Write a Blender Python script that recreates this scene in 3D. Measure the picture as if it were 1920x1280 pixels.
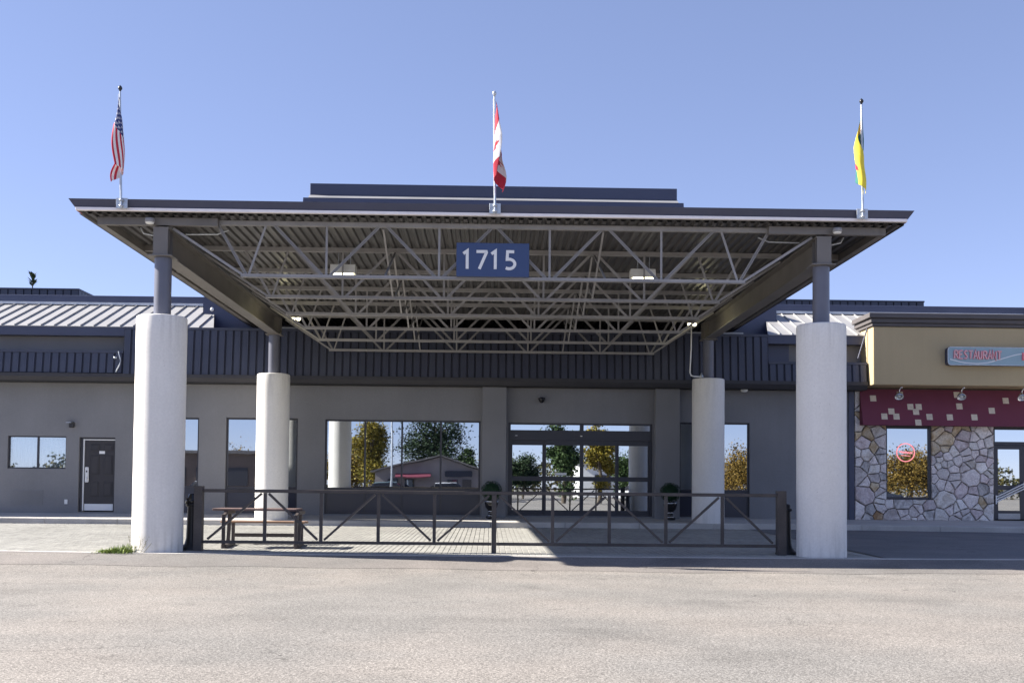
import bpy, math, random
from mathutils import Vector, Matrix
import numpy as np

for _o in list(bpy.data.objects):
    bpy.data.objects.remove(_o)
C = bpy.context.scene.collection
S = bpy.context.scene
rad = math.radians
RND = random.Random(7)

# ------------------------------------------------------------------ camera
cam_d = bpy.data.cameras.new("camera")
cam = bpy.data.objects.new("camera", cam_d); C.objects.link(cam)
PITCH, YAW, ROLL, SY, CX, DIST, CH = .0372, .0218, .009, 193.3, -.07, 19.2, 1.25
_f = Vector((math.sin(YAW)*math.cos(PITCH), math.cos(YAW)*math.cos(PITCH), math.sin(PITCH)))
_r = Vector((math.cos(YAW), -math.sin(YAW), 0))
_u = _r.cross(_f)
_rr = _r*math.cos(ROLL)+_u*math.sin(ROLL)
_uu = _u*math.cos(ROLL)-_r*math.sin(ROLL)
m = Matrix.Identity(4)
for i in range(3):
    m[i][0] = _rr[i]; m[i][1] = _uu[i]; m[i][2] = -_f[i]
m[0][3], m[1][3], m[2][3] = CX, -DIST, CH
cam.matrix_world = m
cam_d.sensor_width = 36; cam_d.lens = 2000/1920*36
cam_d.shift_y = SY/1920
cam_d.clip_end = 3000
S.camera = cam

# ------------------------------------------------------------------ sky, sun, exposure
SUN_EL, SUN_AZ = rad(35), rad(7)          # the sun stands left, a little behind the building
sv = Vector((-math.cos(SUN_AZ)*math.cos(SUN_EL), math.sin(SUN_AZ)*math.cos(SUN_EL), math.sin(SUN_EL)))
w = bpy.data.worlds.new("World"); S.world = w; w.use_nodes = True
nt = w.node_tree; bg = nt.nodes["Background"]
sky = nt.nodes.new("ShaderNodeTexSky"); sky.sky_type = 'NISHITA'; sky.sun_disc = False
sky.sun_elevation = SUN_EL
sky.sun_rotation = math.atan2(sv.x, sv.y)
sky.altitude = 500; sky.air_density = .6; sky.dust_density = .1; sky.ozone_density = 2.0
gm = nt.nodes.new("ShaderNodeGamma"); gm.inputs[1].default_value = .63
tn = nt.nodes.new("ShaderNodeMix"); tn.data_type = 'RGBA'; tn.blend_type = 'MULTIPLY'; tn.inputs[0].default_value = 1
tn.inputs[7].default_value = (.86, .83, 1.0, 1)
nt.links.new(sky.outputs[0], gm.inputs[0]); nt.links.new(gm.outputs[0], tn.inputs[6])
nt.links.new(tn.outputs[2], bg.inputs[0]); bg.inputs[1].default_value = .121
sl = bpy.data.lights.new("sun", 'SUN'); sl.energy = 4.4; sl.angle = rad(.5); sl.color = (1, .94, .85)
so = bpy.data.objects.new("sun", sl); C.objects.link(so)
so.rotation_euler = sv.to_track_quat('Z', 'Y').to_euler(); so.location = (-20, 5, 30)
S.view_settings.view_transform = 'Standard'; S.view_settings.look = 'None'
S.view_settings.gamma = 1; S.view_settings.use_curve_mapping = False
S.view_settings.exposure = 1.7
S.cycles.max_bounces = 8; S.cycles.diffuse_bounces = 5

# ------------------------------------------------------------------ materials
MATS = {}
def mat(name, col, rough=.7, var=.0, scale=3.0, bump=0.0, bscale=40.0, metal=0.0, spec=.4, fine=0.0, fscale=60.0,
        stretch=(1, 1, 1), streak=0.0):
    """plain procedural surface: base colour, broad variation, fine grain, optional vertical streaks and bump"""
    if name in MATS: return MATS[name]
    M = bpy.data.materials.new(name); M.use_nodes = True; MATS[name] = M
    t = M.node_tree; b = t.nodes["Principled BSDF"]; L = t.links.new
    b.inputs["Roughness"].default_value = rough; b.inputs["Metallic"].default_value = metal
    b.inputs["Specular IOR Level"].default_value = spec
    b.inputs["Base Color"].default_value = (*col, 1)
    tc = t.nodes.new("ShaderNodeNewGeometry")
    mp = t.nodes.new("ShaderNodeMapping"); mp.inputs["Scale"].default_value = stretch
    L(tc.outputs["Position"], mp.inputs[0])
    cur = None
    def layer(cur, sc, amt, mapping, det=4):
        n = t.nodes.new("ShaderNodeTexNoise"); n.inputs["Scale"].default_value = sc; n.inputs["Detail"].default_value = det
        L(mapping.outputs[0], n.inputs["Vector"])
        mr = t.nodes.new("ShaderNodeMapRange")
        mr.inputs[1].default_value = .3; mr.inputs[2].default_value = .7
        mr.inputs[3].default_value = 1-amt; mr.inputs[4].default_value = 1+amt
        L(n.outputs[0], mr.inputs[0])
        mx = t.nodes.new("ShaderNodeVectorMath"); mx.operation = 'SCALE'
        if cur is None: mx.inputs[0].default_value = col
        else: L(cur.outputs[0], mx.inputs[0])
        L(mr.outputs[0], mx.inputs["Scale"])
        return mx
    if var: cur = layer(cur, scale, var, mp)
    if fine: cur = layer(cur, fscale, fine, mp, 2)
    if streak:
        m2 = t.nodes.new("ShaderNodeMapping"); m2.inputs["Scale"].default_value = (6, 6, .35)
        L(tc.outputs["Position"], m2.inputs[0]); cur = layer(cur, 1.3, streak, m2, 5)
    if cur: L(cur.outputs[0], b.inputs["Base Color"])
    if bump:
        n = t.nodes.new("ShaderNodeTexNoise"); n.inputs["Scale"].default_value = bscale; n.inputs["Detail"].default_value = 4
        L(mp.outputs[0], n.inputs["Vector"])
        bp = t.nodes.new("ShaderNodeBump"); bp.inputs["Strength"].default_value = bump; bp.inputs["Distance"].default_value = .01
        L(n.outputs[0], bp.inputs["Height"]); L(bp.outputs[0], b.inputs["Normal"])
    return M

def asphalt(name, base, contrast, warm):
    M = bpy.data.materials.new(name); M.use_nodes = True; MATS[name] = M
    t = M.node_tree; b = t.nodes["Principled BSDF"]; L = t.links.new; N = t.nodes.new
    b.inputs["Roughness"].default_value = .9; b.inputs["Specular IOR Level"].default_value = .25
    g = N("ShaderNodeNewGeometry")
    def noise(sc, det, rough=.55):
        n = N("ShaderNodeTexNoise"); n.inputs["Scale"].default_value = sc; n.inputs["Detail"].default_value = det
        n.inputs["Roughness"].default_value = rough; L(g.outputs["Position"], n.inputs["Vector"]); return n
    def rng(src, lo, hi, a=.3, bb=.7):
        r = N("ShaderNodeMapRange"); r.inputs[1].default_value = a; r.inputs[2].default_value = bb
        r.inputs[3].default_value = lo; r.inputs[4].default_value = hi; L(src, r.inputs[0]); return r
    def mul(a, bb):
        x = N("ShaderNodeMath"); x.operation = 'MULTIPLY'; L(a, x.inputs[0]); L(bb, x.inputs[1]); return x
    # aggregate stones: cell colour plus fine noise; broad stains; patches where the binder has worn smooth
    v = N("ShaderNodeTexVoronoi"); v.inputs["Scale"].default_value = 95; L(g.outputs["Position"], v.inputs["Vector"])
    sep = N("ShaderNodeSeparateColor"); L(v.outputs["Color"], sep.inputs[0])
    agg = rng(sep.outputs[0], 1-contrast, 1+contrast, 0, 1)
    fine = rng(noise(38, 3).outputs[0], 1-contrast*.8, 1+contrast*.8)
    st1 = rng(noise(.30, 5, .6).outputs[0], .84, 1.10)
    st2 = rng(noise(1.1, 5, .65).outputs[0], .92, 1.07)
    pit = rng(v.outputs["Distance"], 1.0, 1-contrast*1.1, .35, .75)
    # long faint tyre-worn bands running across the view
    mp = N("ShaderNodeMapping"); mp.inputs["Scale"].default_value = (.08, .9, 1); L(g.outputs["Position"], mp.inputs[0])
    n3 = N("ShaderNodeTexNoise"); n3.inputs["Scale"].default_value = 1.0; n3.inputs["Detail"].default_value = 3; L(mp.outputs[0], n3.inputs["Vector"])
    band = rng(n3.outputs[0], .93, 1.06)
    # hairline cracks
    vc = N("ShaderNodeTexVoronoi"); vc.feature = 'DISTANCE_TO_EDGE'; vc.inputs["Scale"].default_value = .16
    dn = noise(1.3, 4); ad = N("ShaderNodeVectorMath"); ad.operation = 'ADD'
    L(g.outputs["Position"], ad.inputs[0]); sc_ = N("ShaderNodeVectorMath"); sc_.operation = 'SCALE'; sc_.inputs["Scale"].default_value = 1.4
    L(dn.outputs[1], sc_.inputs[0]); L(sc_.outputs[0], ad.inputs[1]); L(ad.outputs[0], vc.inputs["Vector"])
    crack = rng(vc.outputs["Distance"], .55, 1.0, .0, .0030)
    gate = rng(noise(.35, 2).outputs[0], 0, 1, .46, .54)
    cm = N("ShaderNodeMix"); cm.inputs[2].default_value = 1.0; L(gate.outputs[0], cm.inputs[0]); L(crack.outputs[0], cm.inputs[3])
    x = mul(agg.outputs[0], fine.outputs[0]); x = mul(x.outputs[0], st1.outputs[0]); x = mul(x.outputs[0], st2.outputs[0])
    stain = rng(noise(.42, 4, .6).outputs[0], 1.0, .80, .56, .70); x = mul(x.outputs[0], stain.outputs[0]); spot_ = rng(noise(2.6, 3).outputs[0], 1.0, .78, .66, .74); x = mul(x.outputs[0], spot_.outputs[0]); x = mul(x.outputs[0], pit.outputs[0]); x = mul(x.outputs[0], band.outputs[0]); x = mul(x.outputs[0], cm.outputs[0])
    hue = N("ShaderNodeMix"); hue.data_type = 'RGBA'
    hue.inputs[6].default_value = (*base, 1); hue.inputs[7].default_value = (*warm, 1)
    L(rng(noise(.3, 3).outputs[0], 0, 1, .4, .6).outputs[0], hue.inputs[0])
    f = N("ShaderNodeVectorMath"); f.operation = 'SCALE'; L(hue.outputs[2], f.inputs[0]); L(x.outputs[0], f.inputs["Scale"])
    L(f.outputs[0], b.inputs["Base Color"])
    bp = N("ShaderNodeBump"); bp.inputs["Strength"].default_value = .5; bp.inputs["Distance"].default_value = .006
    L(fine.outputs[0], bp.inputs["Height"]); L(bp.outputs[0], b.inputs["Normal"])
    return M

def glass_mat(name, refl=.6, tint=(.80, .86, .92), dark=(.012, .014, .018), wave=.0011):
    """solar-control glazing: strongly reflecting, dark behind, faintly wavy"""
    M = bpy.data.materials.new(name); M.use_nodes = True; MATS[name] = M
    t = M.node_tree; L = t.links.new; N = t.nodes.new
    t.nodes.remove(t.nodes["Principled BSDF"]); out = t.nodes["Material Output"]
    gl = N("ShaderNodeBsdfGlossy"); gl.inputs["Color"].default_value = (*tint, 1); gl.inputs["Roughness"].default_value = .01
    df = N("ShaderNodeBsdfDiffuse"); df.inputs["Color"].default_value = (*dark, 1)
    mx = N("ShaderNodeMixShader"); mx.inputs[0].default_value = refl
    g = N("ShaderNodeNewGeometry"); n = N("ShaderNodeTexNoise"); n.inputs["Scale"].default_value = 1.6; n.inputs["Detail"].default_value = 1
    L(g.outputs["Position"], n.inputs["Vector"])
    bp = N("ShaderNodeBump"); bp.inputs["Strength"].default_value = .35; bp.inputs["Distance"].default_value = wave
    L(n.outputs[0], bp.inputs["Height"]); L(bp.outputs[0], gl.inputs["Normal"])
    L(df.outputs[0], mx.inputs[1]); L(gl.outputs[0], mx.inputs[2]); L(mx.outputs[0], out.inputs[0])
    return M

def clear_glass(name, refl=.35):
    M = bpy.data.materials.new(name); M.use_nodes = True; MATS[name] = M
    t = M.node_tree; L = t.links.new; N = t.nodes.new
    t.nodes.remove(t.nodes["Principled BSDF"]); out = t.nodes["Material Output"]
    gl = N("ShaderNodeBsdfGlossy"); gl.inputs["Color"].default_value = (.85, .9, .95, 1); gl.inputs["Roughness"].default_value = .01
    tr = N("ShaderNodeBsdfTransparent"); tr.inputs["Color"].default_value = (.85, .9, .92, 1)
    mx = N("ShaderNodeMixShader"); mx.inputs[0].default_value = refl
    L(tr.outputs[0], mx.inputs[1]); L(gl.outputs[0], mx.inputs[2]); L(mx.outputs[0], out.inputs[0])
    return M

def emit(name, col, st):
    M = bpy.data.materials.new(name); M.use_nodes = True; MATS[name] = M
    b = M.node_tree.nodes["Principled BSDF"]
    b.inputs["Base Color"].default_value = (*col, 1)
    b.inputs["Emission Color"].default_value = (*col, 1); b.inputs["Emission Strength"].default_value = st
    return M

def leaf_mat(name, c0, c1, rough=.6):
    M = bpy.data.materials.new(name); M.use_nodes = True; MATS[name] = M
    t = M.node_tree; b = t.nodes["Principled BSDF"]; L = t.links.new; N = t.nodes.new
    g = N("ShaderNodeNewGeometry"); r = N("ShaderNodeValToRGB")
    r.color_ramp.elements[0].color = (*c0, 1); r.color_ramp.elements[1].color = (*c1, 1)
    L(g.outputs["Random Per Island"], r.inputs[0]); L(r.outputs[0], b.inputs["Base Color"])
    b.inputs["Roughness"].default_value = rough; b.inputs["Specular IOR Level"].default_value = .2
    return M

def tone_mat(name, c0, c1, rough=.85, bump=.4, bscale=30, fine=.12):
    """colour picked at random for each loose piece, plus grain"""
    M = bpy.data.materials.new(name); M.use_nodes = True; MATS[name] = M
    t = M.node_tree; b = t.nodes["Principled BSDF"]; L = t.links.new; N = t.nodes.new
    g = N("ShaderNodeNewGeometry"); r = N("ShaderNodeValToRGB")
    r.color_ramp.elements[0].color = (*c0, 1); r.color_ramp.elements[1].color = (*c1, 1)
    L(g.outputs["Random Per Island"], r.inputs[0])
    n = N("ShaderNodeTexNoise"); n.inputs["Scale"].default_value = bscale; n.inputs["Detail"].default_value = 4; L(g.outputs["Position"], n.inputs["Vector"])
    n2 = N("ShaderNodeTexNoise"); n2.inputs["Scale"].default_value = .7; n2.inputs["Detail"].default_value = 4; L(g.outputs["Position"], n2.inputs["Vector"])
    def rg(nn, a):
        mr = N("ShaderNodeMapRange"); mr.inputs[1].default_value = .3; mr.inputs[2].default_value = .7
        mr.inputs[3].default_value = 1-a; mr.inputs[4].default_value = 1+a; L(nn.outputs[0], mr.inputs[0]); return mr
    a, bb = rg(n, fine), rg(n2, .12)
    ml = N("ShaderNodeMath"); ml.operation = 'MULTIPLY'; L(a.outputs[0], ml.inputs[0]); L(bb.outputs[0], ml.inputs[1])
    v = N("ShaderNodeVectorMath"); v.operation = 'SCALE'; L(r.outputs[0], v.inputs[0]); L(ml.outputs[0], v.inputs["Scale"])
    L(v.outputs[0], b.inputs["Base Color"]); b.inputs["Roughness"].default_value = rough; b.inputs["Specular IOR Level"].default_value = .25
    bp = N("ShaderNodeBump"); bp.inputs["Strength"].default_value = bump; bp.inputs["Distance"].default_value = .006
    L(n.outputs[0], bp.inputs["Height"]); L(bp.outputs[0], b.inputs["Normal"])
    return M

M_LOT = asphalt("lot_asphalt", (.276, .262, .242), .38, (.288, .264, .238))
M_APRON = asphalt("apron_asphalt", (.225, .213, .20), .22, (.235, .213, .196))
M_LANE = asphalt("lane_asphalt", (.20, .20, .205), .15, (.21, .202, .20))
M_PAVER = tone_mat("paver_concrete", (.29, .285, .265), (.365, .358, .33))
M_JOINT = mat("joint_sand", (.36, .35, .32), .95, .15, 1.0, .3, 90)
M_KERB = mat("kerb_concrete", (.46, .44, .41), .9, .15, 1.5, .3, 60, fine=.12)
M_WALK = mat("walk_concrete", (.48, .46, .43), .9, .12, .9, .08, 60, fine=.08)
def column_mat():
    M = mat("column_concrete", (.77, .745, .70), .85, .03, 1.2, .06, 28, fine=.035, fscale=25, streak=.02)
    t = M.node_tree; b = t.nodes["Principled BSDF"]; L = t.links.new; N = t.nodes.new
    src = b.inputs["Base Color"].links[0].from_socket
    g = N("ShaderNodeNewGeometry"); sp = N("ShaderNodeSeparateXYZ"); L(g.outputs["Position"], sp.inputs[0])
    def rng(s_, a, c, lo, hi):
        r = N("ShaderNodeMapRange"); r.inputs[1].default_value = a; r.inputs[2].default_value = c; r.inputs[3].default_value = lo; r.inputs[4].default_value = hi; L(s_, r.inputs[0]); return r
    mp = N("ShaderNodeMapping"); mp.inputs["Scale"].default_value = (9, 9, .8); L(g.outputs["Position"], mp.inputs[0])
    n = N("ShaderNodeTexNoise"); n.inputs["Scale"].default_value = 1.2; n.inputs["Detail"].default_value = 5; L(mp.outputs[0], n.inputs["Vector"])
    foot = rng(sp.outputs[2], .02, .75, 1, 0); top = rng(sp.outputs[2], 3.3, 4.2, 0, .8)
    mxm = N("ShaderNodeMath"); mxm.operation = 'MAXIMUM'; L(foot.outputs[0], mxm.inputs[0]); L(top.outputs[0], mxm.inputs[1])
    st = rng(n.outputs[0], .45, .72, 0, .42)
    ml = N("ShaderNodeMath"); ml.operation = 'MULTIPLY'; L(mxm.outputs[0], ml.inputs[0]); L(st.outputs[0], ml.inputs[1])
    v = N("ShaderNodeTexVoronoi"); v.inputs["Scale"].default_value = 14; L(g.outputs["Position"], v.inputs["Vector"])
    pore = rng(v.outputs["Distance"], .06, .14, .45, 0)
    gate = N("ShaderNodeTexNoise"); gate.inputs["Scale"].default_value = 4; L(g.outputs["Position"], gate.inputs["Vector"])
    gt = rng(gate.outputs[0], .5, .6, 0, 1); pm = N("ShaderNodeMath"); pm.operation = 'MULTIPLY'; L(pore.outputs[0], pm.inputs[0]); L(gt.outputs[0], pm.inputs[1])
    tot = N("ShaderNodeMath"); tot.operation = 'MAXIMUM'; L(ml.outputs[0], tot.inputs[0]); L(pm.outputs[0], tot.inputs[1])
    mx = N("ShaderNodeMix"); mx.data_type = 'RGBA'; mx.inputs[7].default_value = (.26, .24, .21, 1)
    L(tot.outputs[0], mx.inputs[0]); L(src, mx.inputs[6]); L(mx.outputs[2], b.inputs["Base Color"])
    return M
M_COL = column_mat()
M_WALL = mat("wall_stucco", (.215, .215, .222), .85, .08, .6, .08, 55, fine=.05, fscale=45, streak=.015)
M_WALLHI = mat("upper_wall_stucco", (.215, .213, .218), .85, .06, .8, .2, 55)
M_NAVY = mat("navy_metal", (.046, .052, .082), .42, .10, 1.5, .03, 5, spec=.5, streak=.06)
M_NAVYD = mat("navy_backing", (.022, .025, .042), .6)
M_FASC = mat("navy_fascia", (.052, .060, .105), .40, .08, .8, .02, 4, spec=.5)
M_TRIM = mat("dark_trim", (.045, .044, .050), .6, .1, 2)
M_SOFF = mat("dark_soffit", (.03, .03, .032), .8)
M_FRAME = mat("window_frame", (.036, .036, .046), .4, spec=.5)
M_PANEL = mat("spandrel_panel", (.030, .033, .052), .3, spec=.5)
M_STEEL = mat("truss_paint", (.29, .28, .275), .55, .12, 2.5, spec=.4, fine=.06)
M_BEAM = mat("beam_paint", (.165, .152, .140), .5, .15, 1.4, .05, 20, spec=.45)
M_PIPE = mat("post_paint", (.12, .125, .16), .4, .08, 2, spec=.5)
M_DECK = mat("deck_metal", (.105, .099, .096), .42, .12, .9, .03, 6, metal=.35, spec=.5)
M_ROOFTOP = mat("roof_membrane", (.12, .12, .12), .9)
M_DRIP = mat("white_drip", (.88, .83, .82), .5, .06, 3)
M_RED = mat("red_edge", (.32, .055, .045), .5, .1, 3)
M_GALV = mat("galvanised", (.50, .53, .56), .38, .15, 12, metal=.6)
M_SEAM = mat("seam_roof_metal", (.36, .355, .35), .55, .06, 1.2, .02, 5, metal=.25, spec=.5)
M_FLASH = mat("pale_strip", (.55, .58, .62), .45, .08, 2)
M_FLASHD = mat("dull_flashing", (.26, .26, .27), .5, .1, 2)
M_FENCE = mat("fence_steel", (.070, .060, .056), .55, .22, 3, .15, 30, spec=.4, fine=.12)
M_WOOD = mat("table_wood", (.30, .19, .13), .7, .18, 2, .2, 30, stretch=(1, 12, 12))
M_WOODR = mat("table_wood_red", (.17, .115, .105), .6, .15, 2, .2, 30, stretch=(1, 12, 12))
M_TLEG = mat("table_leg_paint", (.075, .062, .060), .6, .15, 4)
M_BLACK = mat("black_plastic", (.018, .018, .022), .38, .2, 6, .1, 15, spec=.5)
M_GLOSS = mat("black_gloss", (.012, .012, .014), .12, spec=.6)
M_WHITE = mat("white_paint", (.78, .78, .77), .5, .04, 3)
M_SIGN = mat("sign_blue", (.038, .066, .165), .35, .05, 2, spec=.5)
M_TAN = mat("tan_stucco", (.46, .365, .215), .9, .05, .7, .10, 70, fine=.05, fscale=50, streak=.012)
M_CORN = mat("cornice_paint", (.105, .095, .095), .7, .08, 2)
M_MAROON = mat("maroon_canvas", (.175, .040, .066), .75, .07, 1.2, .1, 12)
M_TILE = mat("tan_patch", (.70, .60, .46), .8, .12, 8, fine=.08)
M_MORTAR = mat("mortar", (.135, .115, .095), .95, .2, 5, .5, 50)
M_SGREY = mat("signboard_blue", (.30, .42, .46), .35, .05, 2, spec=.5)
M_LRED = mat("letter_red", (.86, .16, .19), .4)
M_CHROME = mat("chrome", (.75, .76, .78), .12, metal=1.0)
M_DOOR = mat("door_paint", (.040, .037, .041), .45, .06, 3, spec=.4)
M_CURT = mat("curtain_cloth", (.90, .91, .92), .9, .05, 3)
M_GLASS = glass_mat("mirror_glazing", .62)
M_GLASS2 = glass_mat("door_glazing", .70, (.86, .91, .95))
M_CLEAR = clear_glass("clear_pane", .42)
M_LAMP = emit("lamp_lens", (1.0, .93, .62), 3.0)
M_LENS = mat("lens_white", (.8, .8, .76), .3)
M_NEON = emit("neon_pink", (1.0, .30, .32), .35)
M_LEAF_G = leaf_mat("leaf_green", (.020, .042, .012), (.060, .10, .028))
M_LEAF_D = leaf_mat("leaf_dark", (.018, .036, .016), (.042, .070, .028))
M_LEAF_Y = leaf_mat("leaf_yellow", (.14, .13, .02), (.30, .22, .03))
M_LEAF_O = leaf_mat("leaf_ochre", (.12, .085, .018), (.26, .16, .03))
M_WEED = leaf_mat("leaf_weed", (.10, .16, .03), (.24, .30, .07))
M_BOX = leaf_mat("leaf_boxwood", (.010, .030, .014), (.022, .058, .028))
M_NEEDLE = leaf_mat("needle", (.02, .035, .02), (.04, .06, .035))
M_BARK = mat("bark", (.10, .08, .06), .95, .3, 6, .6, 14)

# ------------------------------------------------------------------ mesh helpers
WL = {}                                     # world location of every parent
class MB:
    def __init__(s): s.v = []; s.f = []; s.m = []; s.s = []
    def add(s, vs, fs, mi=0, smooth=False):
        k = len(s.v); s.v += [tuple(v) for v in vs]
        for f in fs: s.f.append(tuple(k+i for i in f)); s.m.append(mi); s.s.append(smooth)
        return s
    def box(s, x0, x1, y0, y1, z0, z1, mi=0, ch=0):
        if ch: return s.cbox(x0, x1, y0, y1, z0, z1, ch, mi)
        v = [(x, y, z) for z in (z0, z1) for y in (y0, y1) for x in (x0, x1)]
        return s.add(v, [(0, 2, 3, 1), (4, 5, 7, 6), (0, 1, 5, 4), (2, 6, 7, 3), (0, 4, 6, 2), (1, 3, 7, 5)], mi)
    def cbox(s, x0, x1, y0, y1, z0, z1, c, mi=0):
        """box with chamfered edges"""
        c = min(c, (x1-x0)*.45, (y1-y0)*.45, (z1-z0)*.45)
        vs = []; idx = {}
        for sx in (0, 1):
            for sy in (0, 1):
                for sz in (0, 1):
                    X, Y, Z = (x0, x1)[sx], (y0, y1)[sy], (z0, z1)[sz]
                    dx, dy, dz = (c, -c)[sx], (c, -c)[sy], (c, -c)[sz]
                    for a, p in (('x', (X, Y+dy, Z+dz)), ('y', (X+dx, Y, Z+dz)), ('z', (X+dx, Y+dy, Z))):
                        idx[(sx, sy, sz, a)] = len(vs); vs.append(p)
        F = []
        g = lambda *k: idx[k]
        F.append([g(0,0,0,'x'), g(0,0,1,'x'), g(0,1,1,'x'), g(0,1,0,'x')]); F.append([g(1,0,0,'x'), g(1,1,0,'x'), g(1,1,1,'x'), g(1,0,1,'x')])
        F.append([g(0,0,0,'y'), g(1,0,0,'y'), g(1,0,1,'y'), g(0,0,1,'y')]); F.append([g(0,1,0,'y'), g(0,1,1,'y'), g(1,1,1,'y'), g(1,1,0,'y')])
        F.append([g(0,0,0,'z'), g(0,1,0,'z'), g(1,1,0,'z'), g(1,0,0,'z')]); F.append([g(0,0,1,'z'), g(1,0,1,'z'), g(1,1,1,'z'), g(0,1,1,'z')])
        cen = Vector(((x0+x1)/2, (y0+y1)/2, (z0+z1)/2))
        def put(q):
            n = (Vector(vs[q[1]])-Vector(vs[q[0]])).cross(Vector(vs[q[2]])-Vector(vs[q[0]]))
            mid = sum((Vector(vs[i]) for i in q), Vector())/len(q)-cen
            F.append(q if n.dot(mid) > 0 else q[::-1])
        for a in (0, 1):
            for b in (0, 1):
                put([g(0,a,b,'y'), g(1,a,b,'y'), g(1,a,b,'z'), g(0,a,b,'z')])
                put([g(a,0,b,'x'), g(a,1,b,'x'), g(a,1,b,'z'), g(a,0,b,'z')])
                put([g(a,b,0,'x'), g(a,b,1,'x'), g(a,b,1,'y'), g(a,b,0,'y')])
        for sx in (0, 1):
            for sy in (0, 1):
                for sz in (0, 1): put([g(sx,sy,sz,'x'), g(sx,sy,sz,'y'), g(sx,sy,sz,'z')])
        return s.add(vs, F, mi)
    def bar(s, p, q, w, h=None, up=(0, 0, 1), mi=0):
        p, q = Vector(p), Vector(q); h = h or w; d = (q-p).normalized(); u = Vector(up)
        if abs(d.dot(u)) > .98: u = Vector((0, 1, 0))
        a = d.cross(u).normalized(); b = a.cross(d).normalized()
        v = []
        for e in (p, q):
            for i, j in ((-1, -1), (1, -1), (1, 1), (-1, 1)): v.append(e+a*(i*w/2)+b*(j*h/2))
        return s.add(v, [(3, 2, 1, 0), (4, 5, 6, 7), (0, 1, 5, 4), (1, 2, 6, 5), (2, 3, 7, 6), (3, 0, 4, 7)], mi)
    def tube(s, pts, r, n=10, mi=0, cap=True, r1=None):
        pts = [Vector(p) for p in pts]; rs = [r+((r1 if r1 is not None else r)-r)*i/(len(pts)-1) for i in range(len(pts))]
        rings = []
        k0 = len(s.v); u = None
        for i, p in enumerate(pts):
            d = (pts[min(i+1, len(pts)-1)]-pts[max(i-1, 0)]).normalized()
            if u is None:
                u = d.cross(Vector((0, 0, 1)) if abs(d.z) < .9 else Vector((0, 1, 0))).normalized()
            else: u = (u-d*u.dot(d)).normalized()
            v = d.cross(u)
            rings.append([p+(u*math.cos(a)+v*math.sin(a))*rs[i] for a in [2*math.pi*j/n for j in range(n)]])
        vs = [x for rg in rings for x in rg]
        fs = [(i*n+j, i*n+(j+1) % n, (i+1)*n+(j+1) % n, (i+1)*n+j) for i in range(len(pts)-1) for j in range(n)]
        s.add(vs, fs, mi, True)
        if cap:
            s.add(rings[0], [tuple(range(n))[::-1]], mi); s.add(rings[-1], [tuple(range(n))], mi)
        return s
    def lathe(s, prof, c=(0, 0, 0), n=24, mi=0, smooth=True, mtx=None):
        vs = []; fs = []
        for r, z in prof:
            for j in range(n):
                a = 2*math.pi*j/n; p = Vector((r*math.cos(a), r*math.sin(a), z))
                if mtx: p = mtx @ p
                vs.append(p+Vector(c))
        for i in range(len(prof)-1):
            for j in range(n): fs.append((i*n+j, i*n+(j+1) % n, (i+1)*n+(j+1) % n, (i+1)*n+j))
        s.add(vs, fs, mi, smooth)
        s.add(vs[:n], [tuple(range(n))[::-1]], mi); s.add(vs[-n:], [tuple(range(n))], mi)
        return s
    def prism(s, poly, y0, y1, mi=0):
        """poly in (x, z) counter-clockwise seen from -y, extruded along y"""
        n = len(poly); v = [(x, y0, z) for x, z in poly]+[(x, y1, z) for x, z in poly]
        return s.add(v, [tuple(range(n)), tuple(range(2*n-1, n-1, -1))]+[(i, n+i, n+(i+1) % n, (i+1) % n) for i in range(n)], mi)
    def prof(s, poly, x0, x1, mi=0):
        """poly in (y, z), extruded along x"""
        n = len(poly); v = [(x0, y, z) for y, z in poly]+[(x1, y, z) for y, z in poly]
        return s.add(v, [tuple(range(n))[::-1], tuple(range(n, 2*n))]+[(i, (i+1) % n, n+(i+1) % n, n+i) for i in range(n)], mi)
    def build(s, name, mats, parent=None, loc=None):
        me = bpy.data.meshes.new(name)
        base = Vector(loc) if loc is not None else (WL[parent] if parent else Vector((0, 0, 0)))
        me.from_pydata([tuple(Vector(v)-base) for v in s.v], [], s.f)
        for mm in (mats if isinstance(mats, (list, tuple)) else [mats]): me.materials.append(mm)
        me.polygons.foreach_set("material_index", s.m); me.polygons.foreach_set("use_smooth", s.s)
        me.update()
        o = bpy.data.objects.new(name, me); C.objects.link(o)
        if parent: o.parent = parent; o.location = base-WL[parent]
        else: o.location = base
        WL[o] = base
        return o

def piece(name, me_obj, loc, parent):
    """a further copy of an alike piece, sharing its mesh"""
    o = me_obj.copy(); C.objects.link(o); o.name = name; o.parent = parent
    o.location = Vector(loc)-(WL[parent] if parent else Vector()); WL[o] = Vector(loc)
    return o

def thing(name, label, cat, loc=(0, 0, 0), group=None):
    o = bpy.data.objects.new(name, None); C.objects.link(o); o.location = loc; o.empty_display_size = .2
    WL[o] = Vector(loc); o['label'] = label; o['category'] = cat; o['kind'] = 'thing'
    if group: o['group'] = group
    return o
def tag(o, label, cat, group=None):
    o['label'] = label; o['category'] = cat; o['kind'] = 'thing'
    if group: o['group'] = group
    return o
def part(name, parent, loc=None):
    o = bpy.data.objects.new(name, None); C.objects.link(o); o.parent = parent; o.empty_display_size = .2
    WL[o] = Vector(loc) if loc is not None else WL[parent].copy(); o.location = WL[o]-WL[parent]
    return o
def struct(o): o['kind'] = 'structure'; return o
def copy_tree(o, loc, label=None, parent=None, wl=None):
    r = o.copy(); C.objects.link(r)
    if parent: r.parent = parent; r.location = o.location
    else: r.location = loc
    WL[r] = Vector(loc) if loc is not None else WL[parent]+o.location
    if label: r['label'] = label
    for ch in list(o.children): copy_tree(ch, None, None, r)
    return r

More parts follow.
